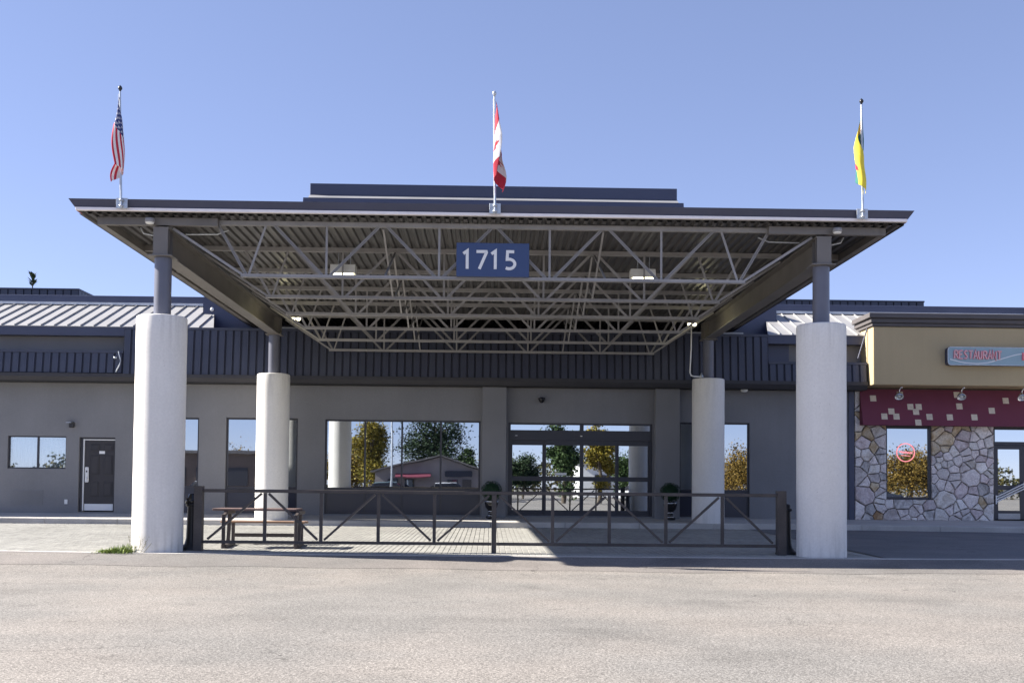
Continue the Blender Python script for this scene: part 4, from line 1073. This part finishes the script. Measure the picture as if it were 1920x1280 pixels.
# lights under the canopy
def flood(x, y, z, label):
    t_ = thing("floodlight", label, "light fixture", (x, y, z), "lit floodlights hung under the canopy deck")
    h_ = MB(); h_.prof([(y-.16, z-.09), (y+.16, z-.09), (y+.12, z+.09), (y-.12, z+.09)], x-.25, x+.25); h_.build("housing", M_LENS, t_)
    l_ = MB(); l_.box(x-.20, x+.20, y-.13, y+.13, z-.112, z-.091, ch=.006); l_.build("lens", M_LAMP, t_)
    s_ = MB(); s_.tube([(x-.1, y, z+.09), (x-.1, y, 5.96)], .01, 6); s_.tube([(x+.14, y, z+.09), (x+.14, y, 5.96)], .01, 6); s_.build("hanger", M_GALV, t_)
flood(-3.05, 2.35, 5.56, "lit boxy floodlight hung under the deck, nearest the striped flag")
flood(3.03, 2.35, 5.55, "lit boxy floodlight hung under the deck, nearest the green and yellow flag")
def spot(x, y, z, side, label):
    t_ = thing("spotlight", label, "light fixture", (x, y, z), "small lit spotlights by the main beams")
    h_ = MB(); h_.box(x-.13, x+.13, y-.07, y+.09, z+.02, z+.10, ch=.015); h_.build("housing", M_BEAM, t_)
    for dx in (-.065, .065):
        l_ = MB(); l_.lathe([(.0, -.045), (.03, -.04), (.048, -.01), (.05, .019), (.0, .019)], (x+dx, y, z), 14); l_.build("lamp_head", M_LAMP, t_)
    a_ = MB(); a_.tube([(x, y+.02, z+.10), (x, y+.02, 5.96)], .012, 6); a_.build("hanger", M_GALV, t_)
    ld = bpy.data.lights.new("spot_glow", 'POINT'); ld.energy = 2; ld.color = (1, .93, .55); ld.shadow_soft_size = .06
    lo = bpy.data.objects.new("lamp_glow", ld); C.objects.link(lo); lo.parent = t_; lo.location = (side*.30, 0, -.03)
spot(-4.95, 7.6, 5.36, -1, "small twin spotlight lit beside the beam above the picnic table side")
spot(5.05, 7.6, 5.34, 1, "small twin spotlight lit beside the beam on the restaurant side")
def down(x, z, label):
    t_ = thing("downlight", label, "light fixture", (x, -.22, z), "round lights on the front canopy channel")
    h_ = MB(); h_.lathe([(.0, .06), (.08, .06), (.085, .0), (.08, -.01), (.0, -.01)], (x, -.27, z), 20); h_.build("housing", M_STEEL, t_)
    l_ = MB(); l_.lathe([(.075, -.012), (.07, -.03), (.045, -.04), (.0, -.042)], (x, -.27, z), 20); l_.build("lens", M_LENS, t_)
down(-6.13, 5.85, "round white light on the canopy channel by the striped flag")
down(6.17, 5.85, "round white light on the canopy channel by the green and yellow flag")

# ================================================================== FENCE AND SMALL THINGS
FNY = .15
fn = thing("barrier_fence", "long rusty brown steel fence of triangle bracing between the front columns", "fence", (0, FNY, 0))
for x0, x1, d_ in ((-5.35, -5.20, .15), (-.005, .082, .09), (5.185, 5.345, .16)):
    p_ = MB(); p_.box(x0, x1, FNY-d_/2, FNY+d_/2, -.02, 1.175 if d_ > .1 else 1.06, ch=.006); p_.build("post", M_FENCE, fn)
for x0, x1 in ((-5.198, 5.183),):
    r_ = MB(); r_.box(x0, x1, FNY-.035, FNY+.035, 1.062, 1.122, ch=.005); r_.build("top_rail", M_FENCE, fn)
for x0, x1 in ((-5.198, -.007), (.084, 5.183)):
    r_ = MB(); r_.box(x0, x1, FNY-.025, FNY+.025, .145, .200, ch=.004); r_.build("bottom_rail", M_FENCE, fn)
AP = [-4.09, -2.05, .038, 2.13, 4.19]; BT = [-5.17, -3.08, -1.04, 1.10, 3.16, 5.17]
for x in AP[:2]+AP[3:]+BT[1:5]:
    p_ = MB(); p_.box(x-.029, x+.029, FNY-.02, FNY+.02, .202, 1.060); p_.build("upright", M_FENCE, fn)
for i, x in enumerate(AP):
    for x2, s_ in ((BT[i], -1), (BT[i+1], 1)):
        e_ = .065 if x != AP[2] else .09
        p_ = MB(); p_.bar((x+s_*e_, FNY, 1.045), (x2-s_*.06, FNY, .222), .038, .062, up=(0, 1, 0)); p_.build("brace", M_FENCE, fn)
def bollard(x, y, label, bag):
    t_ = thing("ash_bin", label, "ash bin", (x, y, 0), "black flared ash bins by the fence ends")
    b_ = MB(); b_.lathe([(.0, 0), (.19, 0), (.20, .03), (.17, .07), (.12, .13), (.098, .22), (.088, .5), (.080, .86), (.085, .90), (.07, .93), (.0, .94)], (x, y, 0), 24); b_.build("body", M_BLACK, t_)
    c_ = MB(); c_.lathe([(.10, .80), (.115, .815), (.115, .84), (.10, .855)], (x, y, 0), 24); c_.build("collar", M_BLACK, t_)
    if bag:
        r_ = random.Random(4); q_ = MB(); pr_ = []
        vs = []; n_ = 14
        for k_, (rr_, zz_) in enumerate(((.085, .83), (.13, .86), (.145, .90), (.12, .93), (.1, .97), (.06, 1.02))):
            for j in range(n_):
                a_ = 2*math.pi*j/n_; q2 = rr_*(1+r_.uniform(-.18, .18)); vs.append((x+q2*math.cos(a_), y+q2*math.sin(a_), zz_+r_.uniform(-.015, .015)))
        q_.add(vs, [(k_*n_+j, k_*n_+(j+1) % n_, (k_+1)*n_+(j+1) % n_, (k_+1)*n_+j) for k_ in range(5) for j in range(n_)], smooth=True); q_.build("bin_bag", M_GLOSS, t_)
bollard(-5.47, .42, "black flared ash bin with a crumpled bag, between fence post and weedy column", True)
bollard(5.43, .42, "plain black flared ash bin beside the fence post nearest the restaurant", False)

# picnic table
pt_ = thing("picnic_table", "wooden picnic table with one bench standing behind the fence", "table", (-4.4, 1.2, gz(1.2)))
zg = gz(1.2)
for i in range(4):
    p_ = MB(); yy = .92+.155*i; p_.box(-5.235+.006*i, -3.67+.006*i, yy, yy+.147, zg+.695, zg+.737, ch=.008); p_.build("plank", M_WOODR, pt_)
for i in range(2):
    p_ = MB(); yy = 1.88+.14*i; p_.box(-5.32+.02*i, -3.66+.02*i, yy, yy+.132, zg+.43, zg+.47, ch=.008); p_.build("bench_plank", M_WOOD, pt_)
for x in (-4.98, -3.64):
    l_ = MB(); l_.box(x-.03, x+.03, .74, .80, zg, zg+.63, ch=.005); l_.build("leg", M_TLEG, pt_)
    l_ = MB(); l_.box(x-.13, x-.07, 1.92, 1.98, zg, zg+.43, ch=.005); l_.build("leg", M_TLEG, pt_)
    l_ = MB(); l_.box(x-.035, x+.035, .92, 1.55, zg+.63, zg+.694, ch=.005); l_.bar((x, .77, zg+.60), (x, 1.02, zg+.67), .05, .05); l_.build("cross_bearer", M_TLEG, pt_)
    l_ = MB(); l_.bar((x+.01, .77, zg+.035), (x-.10, 1.95, zg+.035), .10, .075); l_.build("foot", M_TLEG, pt_)
    l_ = MB(); l_.bar((x-.04, 1.3, zg+.08), (x, 1.25, zg+.66), .06, .06); l_.build("leg", M_TLEG, pt_)
l_ = MB(); l_.box(-5.05, -3.77, 1.90, 1.94, zg+.16, zg+.23, ch=.004); l_.build("stretcher", M_TLEG, pt_)

# weeds at the column foot
wd = MB(); rw = random.Random(5)
def blade(mb, p, h_, lean, az, w_, n=3):
    pts = []; d_ = Vector((math.cos(az), math.sin(az), 0)); s_ = Vector((-d_.y, d_.x, 0))
    for i in range(n+1):
        t_ = i/n; c_ = Vector(p)+d_*(lean*t_*t_)+Vector((0, 0, h_*(t_-.35*t_*t_*min(1, lean/h_))))
        ww = w_*(1-t_)**.7+.0005
        pts += [c_-s_*ww/2, c_+s_*ww/2]
    mb.add(pts, [(2*i, 2*i+1, 2*i+3, 2*i+2) for i in range(n)])
for i in range(620):
    t_ = rw.random()**.8
    x = -6.27-.55*t_+rw.gauss(0, .05); y = -.42+.10*rw.gauss(0, 1)+.05*t_
    blade(wd, (x, y, .0), rw.uniform(.05, .20)*(1.15-.75*t_), rw.uniform(.02, .16), rw.uniform(0, 6.28), rw.uniform(.008, .02))
weed = wd.build("weed_clump", M_WEED, None, loc=(-6.45, -.42, 0)); tag(weed, "bright green weed clump at the foot of the front concrete column", "weed")
sk_ = MB()
for k_ in range(5):
    x = -6.27+.05*k_; sk_.tube([(x, -.43, 0), (x-.02+.04*k_, -.45, .16), (x-.05+.05*k_, -.46, .30-.03*k_)], .0035, 5)
    for j in range(8):
        t_ = j/8; blade(sk_, (x-.04*t_+.04*k_*t_, -.45, .1+.2*t_), .03, .05, rw.uniform(0, 6.28), .012)
sk_.build("weed_stalk", leaf_mat("leaf_dry", (.16, .15, .08), (.28, .25, .14)), weed)
# fallen leaf
fl_ = MB(); fl_.add([(-2.84, -12.2, -.105), (-2.80, -12.22, -.095), (-2.76, -12.2, -.108), (-2.80, -12.16, -.10)], [(0, 1, 2, 3)])
tag(fl_.build("fallen_leaf", mat("leaf_orange", (.40, .16, .04), .7), None, loc=(-2.8, -12.2, -.1)), "small orange leaf fallen on the asphalt", "leaf")

# urns with boxwood balls by the entrance
GU, GB = "black urns beside the entrance", "boxwood balls in the urns"
def urn(x, z, lu, lb):
    y = 10.75; zg_ = .30
    u_ = thing("urn", lu, "planter", (x, y, zg_), GU)
    b_ = MB(); b_.lathe([(.0, 0), (.15, 0), (.15, .05), (.10, .09), (.075, .16), (.10, .20), (.10, .23), (.16, .30), (.19, .42), (.19, .48), (.17, .50), (.15, .47), (.0, .46)], (x, y, zg_), 28); b_.build("bowl", M_GLOSS, u_)
    for zz_ in (.075, .195, .47):
        c_ = MB(); r0 = {.075: .125, .195: .105, .47: .196}[zz_]; c_.lathe([(r0-.02, zz_-.015), (r0, zz_-.012), (r0, zz_+.012), (r0-.02, zz_+.015)], (x, y, zg_), 28); c_.build("band", M_CHROME, u_)  # bright bands stand in for reflections on the glossy black bowl
    s_ = MB(); rr_ = random.Random(int(x*10)+3); cz = zg_+.76
    for i in range(2200):
        d_ = Vector((rr_.gauss(0, 1), rr_.gauss(0, 1), rr_.gauss(0, 1))).normalized(); R_ = .285*(1-.25*rr_.random()**3)*(1+.04*math.sin(7*d_.x+5*d_.z))
        p = Vector((x, y, cz))+d_*R_; a_ = Vector((rr_.gauss(0, 1), rr_.gauss(0, 1), rr_.gauss(0, 1))).normalized(); t1 = d_.cross(a_).normalized(); t2 = (d_*.5+t1.cross(d_)).normalized()
        l = rr_.uniform(.014, .026)
        s_.add([p-t1*l*.5, p+t2*l, p+t1*l*.5, p-t2*l*.6], [(0, 1, 2, 3)])
    s_.lathe([(.0, -.24), (.17, -.17), (.24, 0), (.17, .17), (.0, .24)], (x, y, cz), 16)
    o_ = s_.build("boxwood_ball", M_BOX, None, loc=(x, y, zg_+.47)); tag(o_, lb, "shrub", GB)
urn(.02, .34, "black urn against the pilaster between window and entrance", "round boxwood ball between the wide window and the entrance")
urn(5.05, .31, "black urn against the pilaster on the restaurant side of the entrance", "round boxwood ball on the restaurant side of the entrance")
# wall lights
wlg = thing("wall_light", "small black security light above the panelled side door", "light fixture", (-11.97, WY, 2.83))
q = MB(); q.box(-12.03, -11.90, WY-.10, WY-.002, 2.76, 2.92, ch=.015); q.build("housing", M_BLACK, wlg)
q = MB(); q.prof([(WY-.20, 2.885), (WY-.10, 2.90), (WY-.10, 2.915), (WY-.20, 2.90)], -12.08, -11.93); q.build("hood", M_GALV, wlg)
dm = thing("security_camera", "small dark dome camera on the wall above the entrance", "camera", (1.44, WY, 3.68))
q = MB(); q.lathe([(.0, .07), (.095, .06), (.10, .02), (.085, .0), (.075, -.04), (.04, -.075), (.0, -.085)], (1.44, WY-.10, 3.68), 20); q.build("dome", M_GLOSS, dm)
q = MB(); q.box(1.40, 1.48, WY-.10, WY-.002, 3.70, 3.76); q.build("mount", M_TRIM, dm)
sfl = thing("soffit_light", "small pale light under the mansard above the dark blue wall", "light fixture", (7.25, 11.25, 4.0))
q = MB(); q.lathe([(.0, .0), (.10, .0), (.11, -.03), (.07, -.07), (.0, -.08)], (7.25, 11.2, mz(4.0)-.001), 18); q.build("lens", M_LENS, sfl)
vn = thing("vent_hook", "bent pale pipe on the corner where the low mansard meets the tall one", "pipe", (-10.45, MY-.06, 4.5))
q = MB(); q.tube([(-10.50, MY-.05, 4.88), (-10.47, MY-.08, 4.80), (-10.42, MY-.08, 4.62), (-10.46, MY-.08, 4.48), (-10.56, MY-.07, 4.30)], .016, 8); q.build("pipe", M_GALV, vn)
q = MB(); q.lathe([(.0, -.03), (.04, -.03), (.05, .0), (.04, .03), (.0, .03)], (-10.58, MY-.08, 4.70), 12); q.build("floodlight_head", M_GALV, vn)

# ================================================================== TREES, and what stands across the lot (mirrored in the glass)
def tree(x, y, h_, r_, lm, label, seed, group=None, n=11000, zc=.52, lsz=.17):
    rt = random.Random(seed); z0 = -.1
    t_ = thing("tree", label, "tree", (x, y, z0), group)
    tk = MB(); tk.tube([(x, y, z0), (x+.1, y, z0+h_*.25), (x-.05, y+.1, z0+h_*.5), (x, y, z0+h_*.8)], .028*h_, 9, r1=.006*h_)
    limbs = []
    for k_ in range(7):
        a_ = rt.uniform(0, 6.28); zz_ = h_*rt.uniform(.3, .6); e = Vector((x+r_*.6*math.cos(a_), y+r_*.6*math.sin(a_), z0+zz_+h_*.2)); limbs.append(e)
        tk.tube([(x, y, z0+zz_), (Vector((x, y, z0+zz_))+e)/2+Vector((0, 0, .05*h_)), e], .009*h_, 6, r1=.003*h_)
    tk.build("trunk", M_BARK, t_)
    cr = MB(); cl = []
    for k_ in range(26):
        d_ = Vector((rt.gauss(0, 1), rt.gauss(0, 1), rt.gauss(0, 1.0))).normalized()*rt.uniform(.2, 1)
        cl.append((Vector((x+d_.x*r_*.75, y+d_.y*r_*.75, z0+h_*zc+d_.z*h_*.38)), r_*rt.uniform(.25, .48)))
    for i in range(n):
        c_, cr_ = rt.choice(cl); p = c_+Vector((rt.gauss(0, .5), rt.gauss(0, .5), rt.gauss(0, .45)))*cr_
        a_ = Vector((rt.gauss(0, 1), rt.gauss(0, 1), rt.gauss(0, 1))).normalized(); b_ = a_.orthogonal().normalized(); l = lsz*rt.uniform(.6, 1.4)
        c2 = a_.cross(b_)
        cr.add([p-b_*l*.5, p+c2*l*.5, p+b_*l*.5, p-c2*l*.4], [(0, 1, 2, 3)])
    cr.build("crown", lm, t_)
    return t_
# conifer tip beyond the roof
cf_ = thing("conifer", "thin conifer top rising beyond the ribbed roof screen", "tree", (-25.4, 40, 0))
q = MB(); q.tube([(-25.4, 40, 0), (-25.4, 40, 8), (-25.38, 40, 12.45)], .22, 8, r1=.02); q.build("trunk", M_BARK, cf_)
q = MB(); rt = random.Random(9)
for i in range(1500):
    t_ = .10+.9*rt.random(); zz_ = 12.55-9*t_; rr_ = (.12+1.9*t_)*rt.random()**.6*(1 if int(zz_*2.4) % 2 else .55); a_ = rt.uniform(0, 6.28)
    p = Vector((-25.38+rr_*math.cos(a_), 40+rr_*math.sin(a_), zz_-.25*rr_)); l = rt.uniform(.07, .16)
    d_ = Vector((math.cos(a_), math.sin(a_), .35)); s_ = Vector((-math.sin(a_), math.cos(a_), .4))
    q.add([p-s_*l*.3, p+d_*l, p+s_*l*.3, p-d_*l*.4], [(0, 1, 2, 3)])
for i in range(40):
    p = Vector((-25.38, 40, 11.9+.7*rt.random())); a_ = rt.uniform(0, 6.28); d_ = Vector((math.cos(a_)*.3, math.sin(a_)*.3, .25)); s_ = Vector((-math.sin(a_), math.cos(a_), 0))*.02
    q.add([p-s_, p+d_*.5-s_*3, p+d_, p+d_*.5+s_*3, p+s_], [(0, 1, 2, 3, 4)])
q.build("crown", M_NEEDLE, cf_)

GT = "trees across the parking lot"
for i, (x, y, h_, r_, lm, lab) in enumerate((
        (-10.2, -50, 9.0, 2.2, M_LEAF_Y, "yellowing tree across the lot mirrored beside the column reflection in the wide window"),
        (-5.0, -54, 8.6, 3.5, M_LEAF_D, "dark green tree across the lot mirrored in the middle of the wide window"),
        (-1.9, -52, 4.9, 1.3, M_LEAF_G, "small green tree across the lot mirrored at the entrance side of the wide window"),
        (5.4, -35, 6.6, 1.5, M_LEAF_G, "green tree across the lot mirrored in the middle door leaf"),
        (8.2, -37, 6.8, 1.35, M_LEAF_Y, "bright yellow tree across the lot mirrored in the right door leaf"),
        (-28, -70, 4.6, 4.5, M_LEAF_O, "broad olive tree far across the lot mirrored in the narrow window"),
        (-36, -74, 4.2, 5, M_LEAF_G, "low broad green tree far across the lot beside the olive one"),
        (-14.5, -66, 5.6, 3.2, M_LEAF_O, "olive tree behind the yellowing tree across the lot"),
        (0.8, -64, 5.2, 2.6, M_LEAF_Y, "golden tree mirrored at the edge of the entrance pilaster"),
        (3.2, -58, 4.4, 2.0, M_LEAF_D, "low dark tree mirrored in the first door leaf"),
        (13.5, -60, 5.0, 2.6, M_LEAF_G, "mid green tree beside the white building across the lot"),
        (25, -60, 5.2, 4.0, M_LEAF_O, "ochre autumn tree across the lot mirrored in the window near the restaurant"),
        (31, -62, 4.8, 3.6, M_LEAF_Y, "low golden tree across the lot mirrored in the restaurant window"),
        (40, -58, 5.5, 3.6, M_LEAF_O, "rust coloured low tree across the lot mirrored near the restaurant door"))):
    tree(x, y, h_, r_, lm, lab, 30+i, GT)
# pub-like house with a gable across the lot
hs = thing("gable_house", "pale low house with a shallow gable across the lot, mirrored in the wide window", "house", (-5, -42, -.1))
M_STUC = mat("pale_stucco", (.27, .24, .235), .9, .1, 1); M_SHIN = mat("grey_shingle", (.16, .15, .15), .9, .2, 3)
q = MB(); q.prism([(-9, -.15), (-.9, -.15), (-.9, 2.35), (-3.9, 3.35), (-9, 2.2)], -47, -42); q.build("wall", M_STUC, hs)
q = MB(); q.add([(-9.3, -41.6, 2.15), (-3.9, -41.6, 3.42), (-3.9, -47.4, 3.42), (-9.3, -47.4, 2.15), (-.6, -41.6, 2.3), (-.6, -47.4, 2.3)], [(0, 1, 2, 3), (1, 4, 5, 2)])
rr0 = q.build("roof", M_SHIN, hs); sm = rr0.modifiers.new("t", 'SOLIDIFY'); sm.thickness = .12
for x in (-7.6, -6.3, -2.9):
    q = MB(); q.box(x-.4, x+.4, -41.99, -41.9, .8, 1.6); w_ = q.build("window", M_FRAME, hs); q = MB(); q.box(x-.34, x+.34, -41.9, -41.88, .86, 1.54); q.build("pane", M_GLASS, w_)
q = MB(); q.box(-2.1, -1.4, -41.99, -41.9, -.15, 1.6); q.build("door", M_DOOR, hs)
q = MB(); q.prism(rrect(-3.5, -1.3, 1.8, 2.3, .12), -41.9, -41.98); q.build("signboard", M_PANEL, hs)
q = MB(); q.prof([(-41.99, 1.95), (-41.2, 1.7), (-41.2, 1.78), (-41.99, 2.06)], -7.4, -4.6); q.build("awning", M_MAROON, hs)
lb_ = thing("flat_building", "low brown flat roofed building far across the lot", "building", (-27, -62, -.1))
M_BRN = mat("brown_siding", (.17, .13, .11), .9, .1, 1)
q = MB(); q.box(-33, -22, -72, -62, -.1, 4.0); q.build("wall", M_BRN, lb_)
q = MB(); q.box(-33.4, -21.6, -72.4, -61.6, 4.0, 4.3); q.build("roof", M_SHIN, lb_)
for x in (-30.5, -27.5, -24.5):
    q = MB(); q.box(x-1, x+1, -61.99, -61.9, .9, 2.6); q.build("window", M_FRAME, lb_)
lb2 = thing("white_building", "low white flat roofed building across the lot on the restaurant side", "building", (20, -75, -.1))
q = MB(); q.box(10, 30, -84, -75, -.1, 3.6); q.build("wall", M_WHITE, lb2)
q = MB(); q.box(9.7, 30.3, -84.3, -74.7, 3.6, 3.85); q.build("roof", M_SHIN, lb2)
for x in (12.5, 16, 19.5, 23, 26.5):
    q = MB(); q.box(x-.9, x+.9, -74.99, -74.9, .9, 2.4); q.build("window", M_FRAME, lb2)
# parked cars
def car(x, y, rz, paint, label):
    t_ = thing("parked_car", label, "car", (0, 0, 0), "cars parked across the lot")
    def loft(name, secs, material, par):
        """secs: list of (x, half width, z bottom, z top)"""
        m_ = MB(); v = []
        for X, hw, zb0, zt0 in secs:
            v += [(X, -hw, zb0), (X, -hw*1.0, zb0+(zt0-zb0)*.55), (X, -hw*.90, zt0-.03), (X, -hw*.78, zt0), (X, hw*.78, zt0), (X, hw*.90, zt0-.03), (X, hw, zb0+(zt0-zb0)*.55), (X, hw, zb0)]
        n_ = len(secs)
        m_.add(v, [(8*i+j, 8*i+8+j, 8*i+8+(j+1) % 8, 8*i+(j+1) % 8) for i in range(n_-1) for j in range(8)], smooth=False)
        m_.add(v[:8], [tuple(range(8))]); m_.add(v[-8:], [tuple(range(7, -1, -1))])
        return m_.build(name, material, par)
    loft("body", [(-2.25, .70, .32, .72), (-2.15, .84, .24, .88), (-1.2, .90, .20, .97), (.0, .91, .20, .95), (1.2, .90, .20, .92), (1.9, .84, .22, .78), (2.2, .68, .30, .62)], paint, t_)
    loft("cabin", [(-1.75, .70, .9, .98), (-1.15, .72, .9, 1.42), (.15, .72, .9, 1.46), (.55, .72, .9, 1.36), (1.15, .74, .88, .95)], M_GLOSS, t_)
    loft("roof", [(-1.2, .60, 1.38, 1.445), (-.5, .62, 1.42, 1.485), (.2, .60, 1.42, 1.475), (.42, .56, 1.38, 1.42)], paint, t_)
    for X in (-1.35, 1.35):
        for Y in (-.86, .86):
            w_ = MB(); w_.lathe([(.0, -.1), (.27, -.1), (.32, -.07), (.32, .07), (.27, .1), (.0, .1)], (X, Y, .32), 20, mtx=Matrix.Rotation(rad(90), 4, 'X')); wo = w_.build("wheel", M_BLACK, t_)
            w_ = MB(); w_.lathe([(.0, -.105), (.19, -.105), (.2, 0), (.19, .105), (.0, .105)], (X, Y, .32), 16, mtx=Matrix.Rotation(rad(90), 4, 'X')); w_.build("rim", M_GALV, wo)
    for Y in (-.6, .6):
        h_ = MB(); h_.box(2.10, 2.19, Y-.14, Y+.14, .55, .66, ch=.02); h_.build("headlight", M_LENS, t_)
        h_ = MB(); h_.box(-2.22, -2.12, Y-.14, Y+.14, .66, .80, ch=.02); h_.build("tail_light", M_LRED, t_)
    t_.location = (x, y, -.12); t_.rotation_euler = (0, 0, rz)
P_W = mat("car_white", (.75, .75, .76), .25, spec=.6); P_S = mat("car_teal", (.16, .23, .25), .25, spec=.6); P_D = mat("car_dark", (.03, .035, .05), .25, spec=.6); P_G = mat("car_silver", (.4, .41, .43), .3, metal=.5)
car(-2.9, -38.5, 0, P_W, "white parked car mirrored low in the wide window near the entrance")
car(-7.4, -38.2, .1, P_S, "teal grey parked car mirrored low in the middle of the wide window")
car(-24.0, -50, .4, P_G, "silver parked car mirrored low in the narrow window behind the rear column")
car(14.0, -55, .3, P_W, "white parked car across the lot mirrored low in the right door leaf")
car(33, -48, .2, P_D, "dark parked car across the lot mirrored low in the restaurant window")
# street lamp and utility pole
slp = thing("street_lamp", "pale tall street lamp across the lot mirrored in the wide window", "street lamp", (-7.0, -34, -.1))
q = MB(); q.tube([(-7.0, -34, -.1), (-7.0, -34, 7.4), (-6.7, -34, 7.9), (-6.0, -34, 8.1)], .07, 8, r1=.045); q.build("pole", M_GALV, slp)
q = MB(); q.box(-6.1, -5.5, -34.12, -33.88, 8.03, 8.16, ch=.03); q.build("lamp_head", M_GALV, slp)
up_ = thing("utility_pole", "wooden utility pole across the lot with two crossarm wires", "pole", (0.5, -60, -.1))
q = MB(); q.tube([(.5, -60, -.1), (.5, -60, 10.5)], .15, 8, r1=.10); q.build("pole", M_BARK, up_)
q = MB(); q.box(-.7, 1.7, -60.07, -59.93, 9.6, 9.75); q.build("crossarm", M_BARK, up_)
for dx in (-.55, 1.55):
    q = MB(); q.tube([(-60+dx, -60, 9.9), (-30+dx, -60, 9.0), (.5+dx-.5, -60, 9.8), (30+dx, -60, 9.0), (60+dx, -60, 9.9)], .015, 4); q.build("wire", M_BLACK, up_)
# far wood closing the lot: reads as one mass
fw = MB(); rh = random.Random(3)
for i in range(26000):
    x = rh.uniform(-95, 95); top_ = 3.6+1.1*math.sin(x*.21)+.9*math.sin(x*.63+1)+.5*math.sin(x*1.9)
    yy = -104-8*rh.random()+2*math.sin(x*.4); z = -.1+top_*rh.random()**.7
    a_ = Vector((rh.gauss(0, 1), rh.gauss(0, 1), rh.gauss(0, 1))).normalized(); b_ = a_.orthogonal().normalized(); c2 = a_.cross(b_); l = rh.uniform(.25, .6); p = Vector((x, yy, z))
    fw.add([p-b_*l*.5, p+c2*l*.5, p+b_*l*.5, p-c2*l*.4], [(0, 1, 2, 3)])
fo = fw.build("far_woods", leaf_mat("leaf_far", (.035, .048, .02), (.15, .12, .035)), None, loc=(0, -105, 0)); fo['kind'] = 'stuff'
fo['label'] = "far line of mixed green and ochre trees closing the lot"
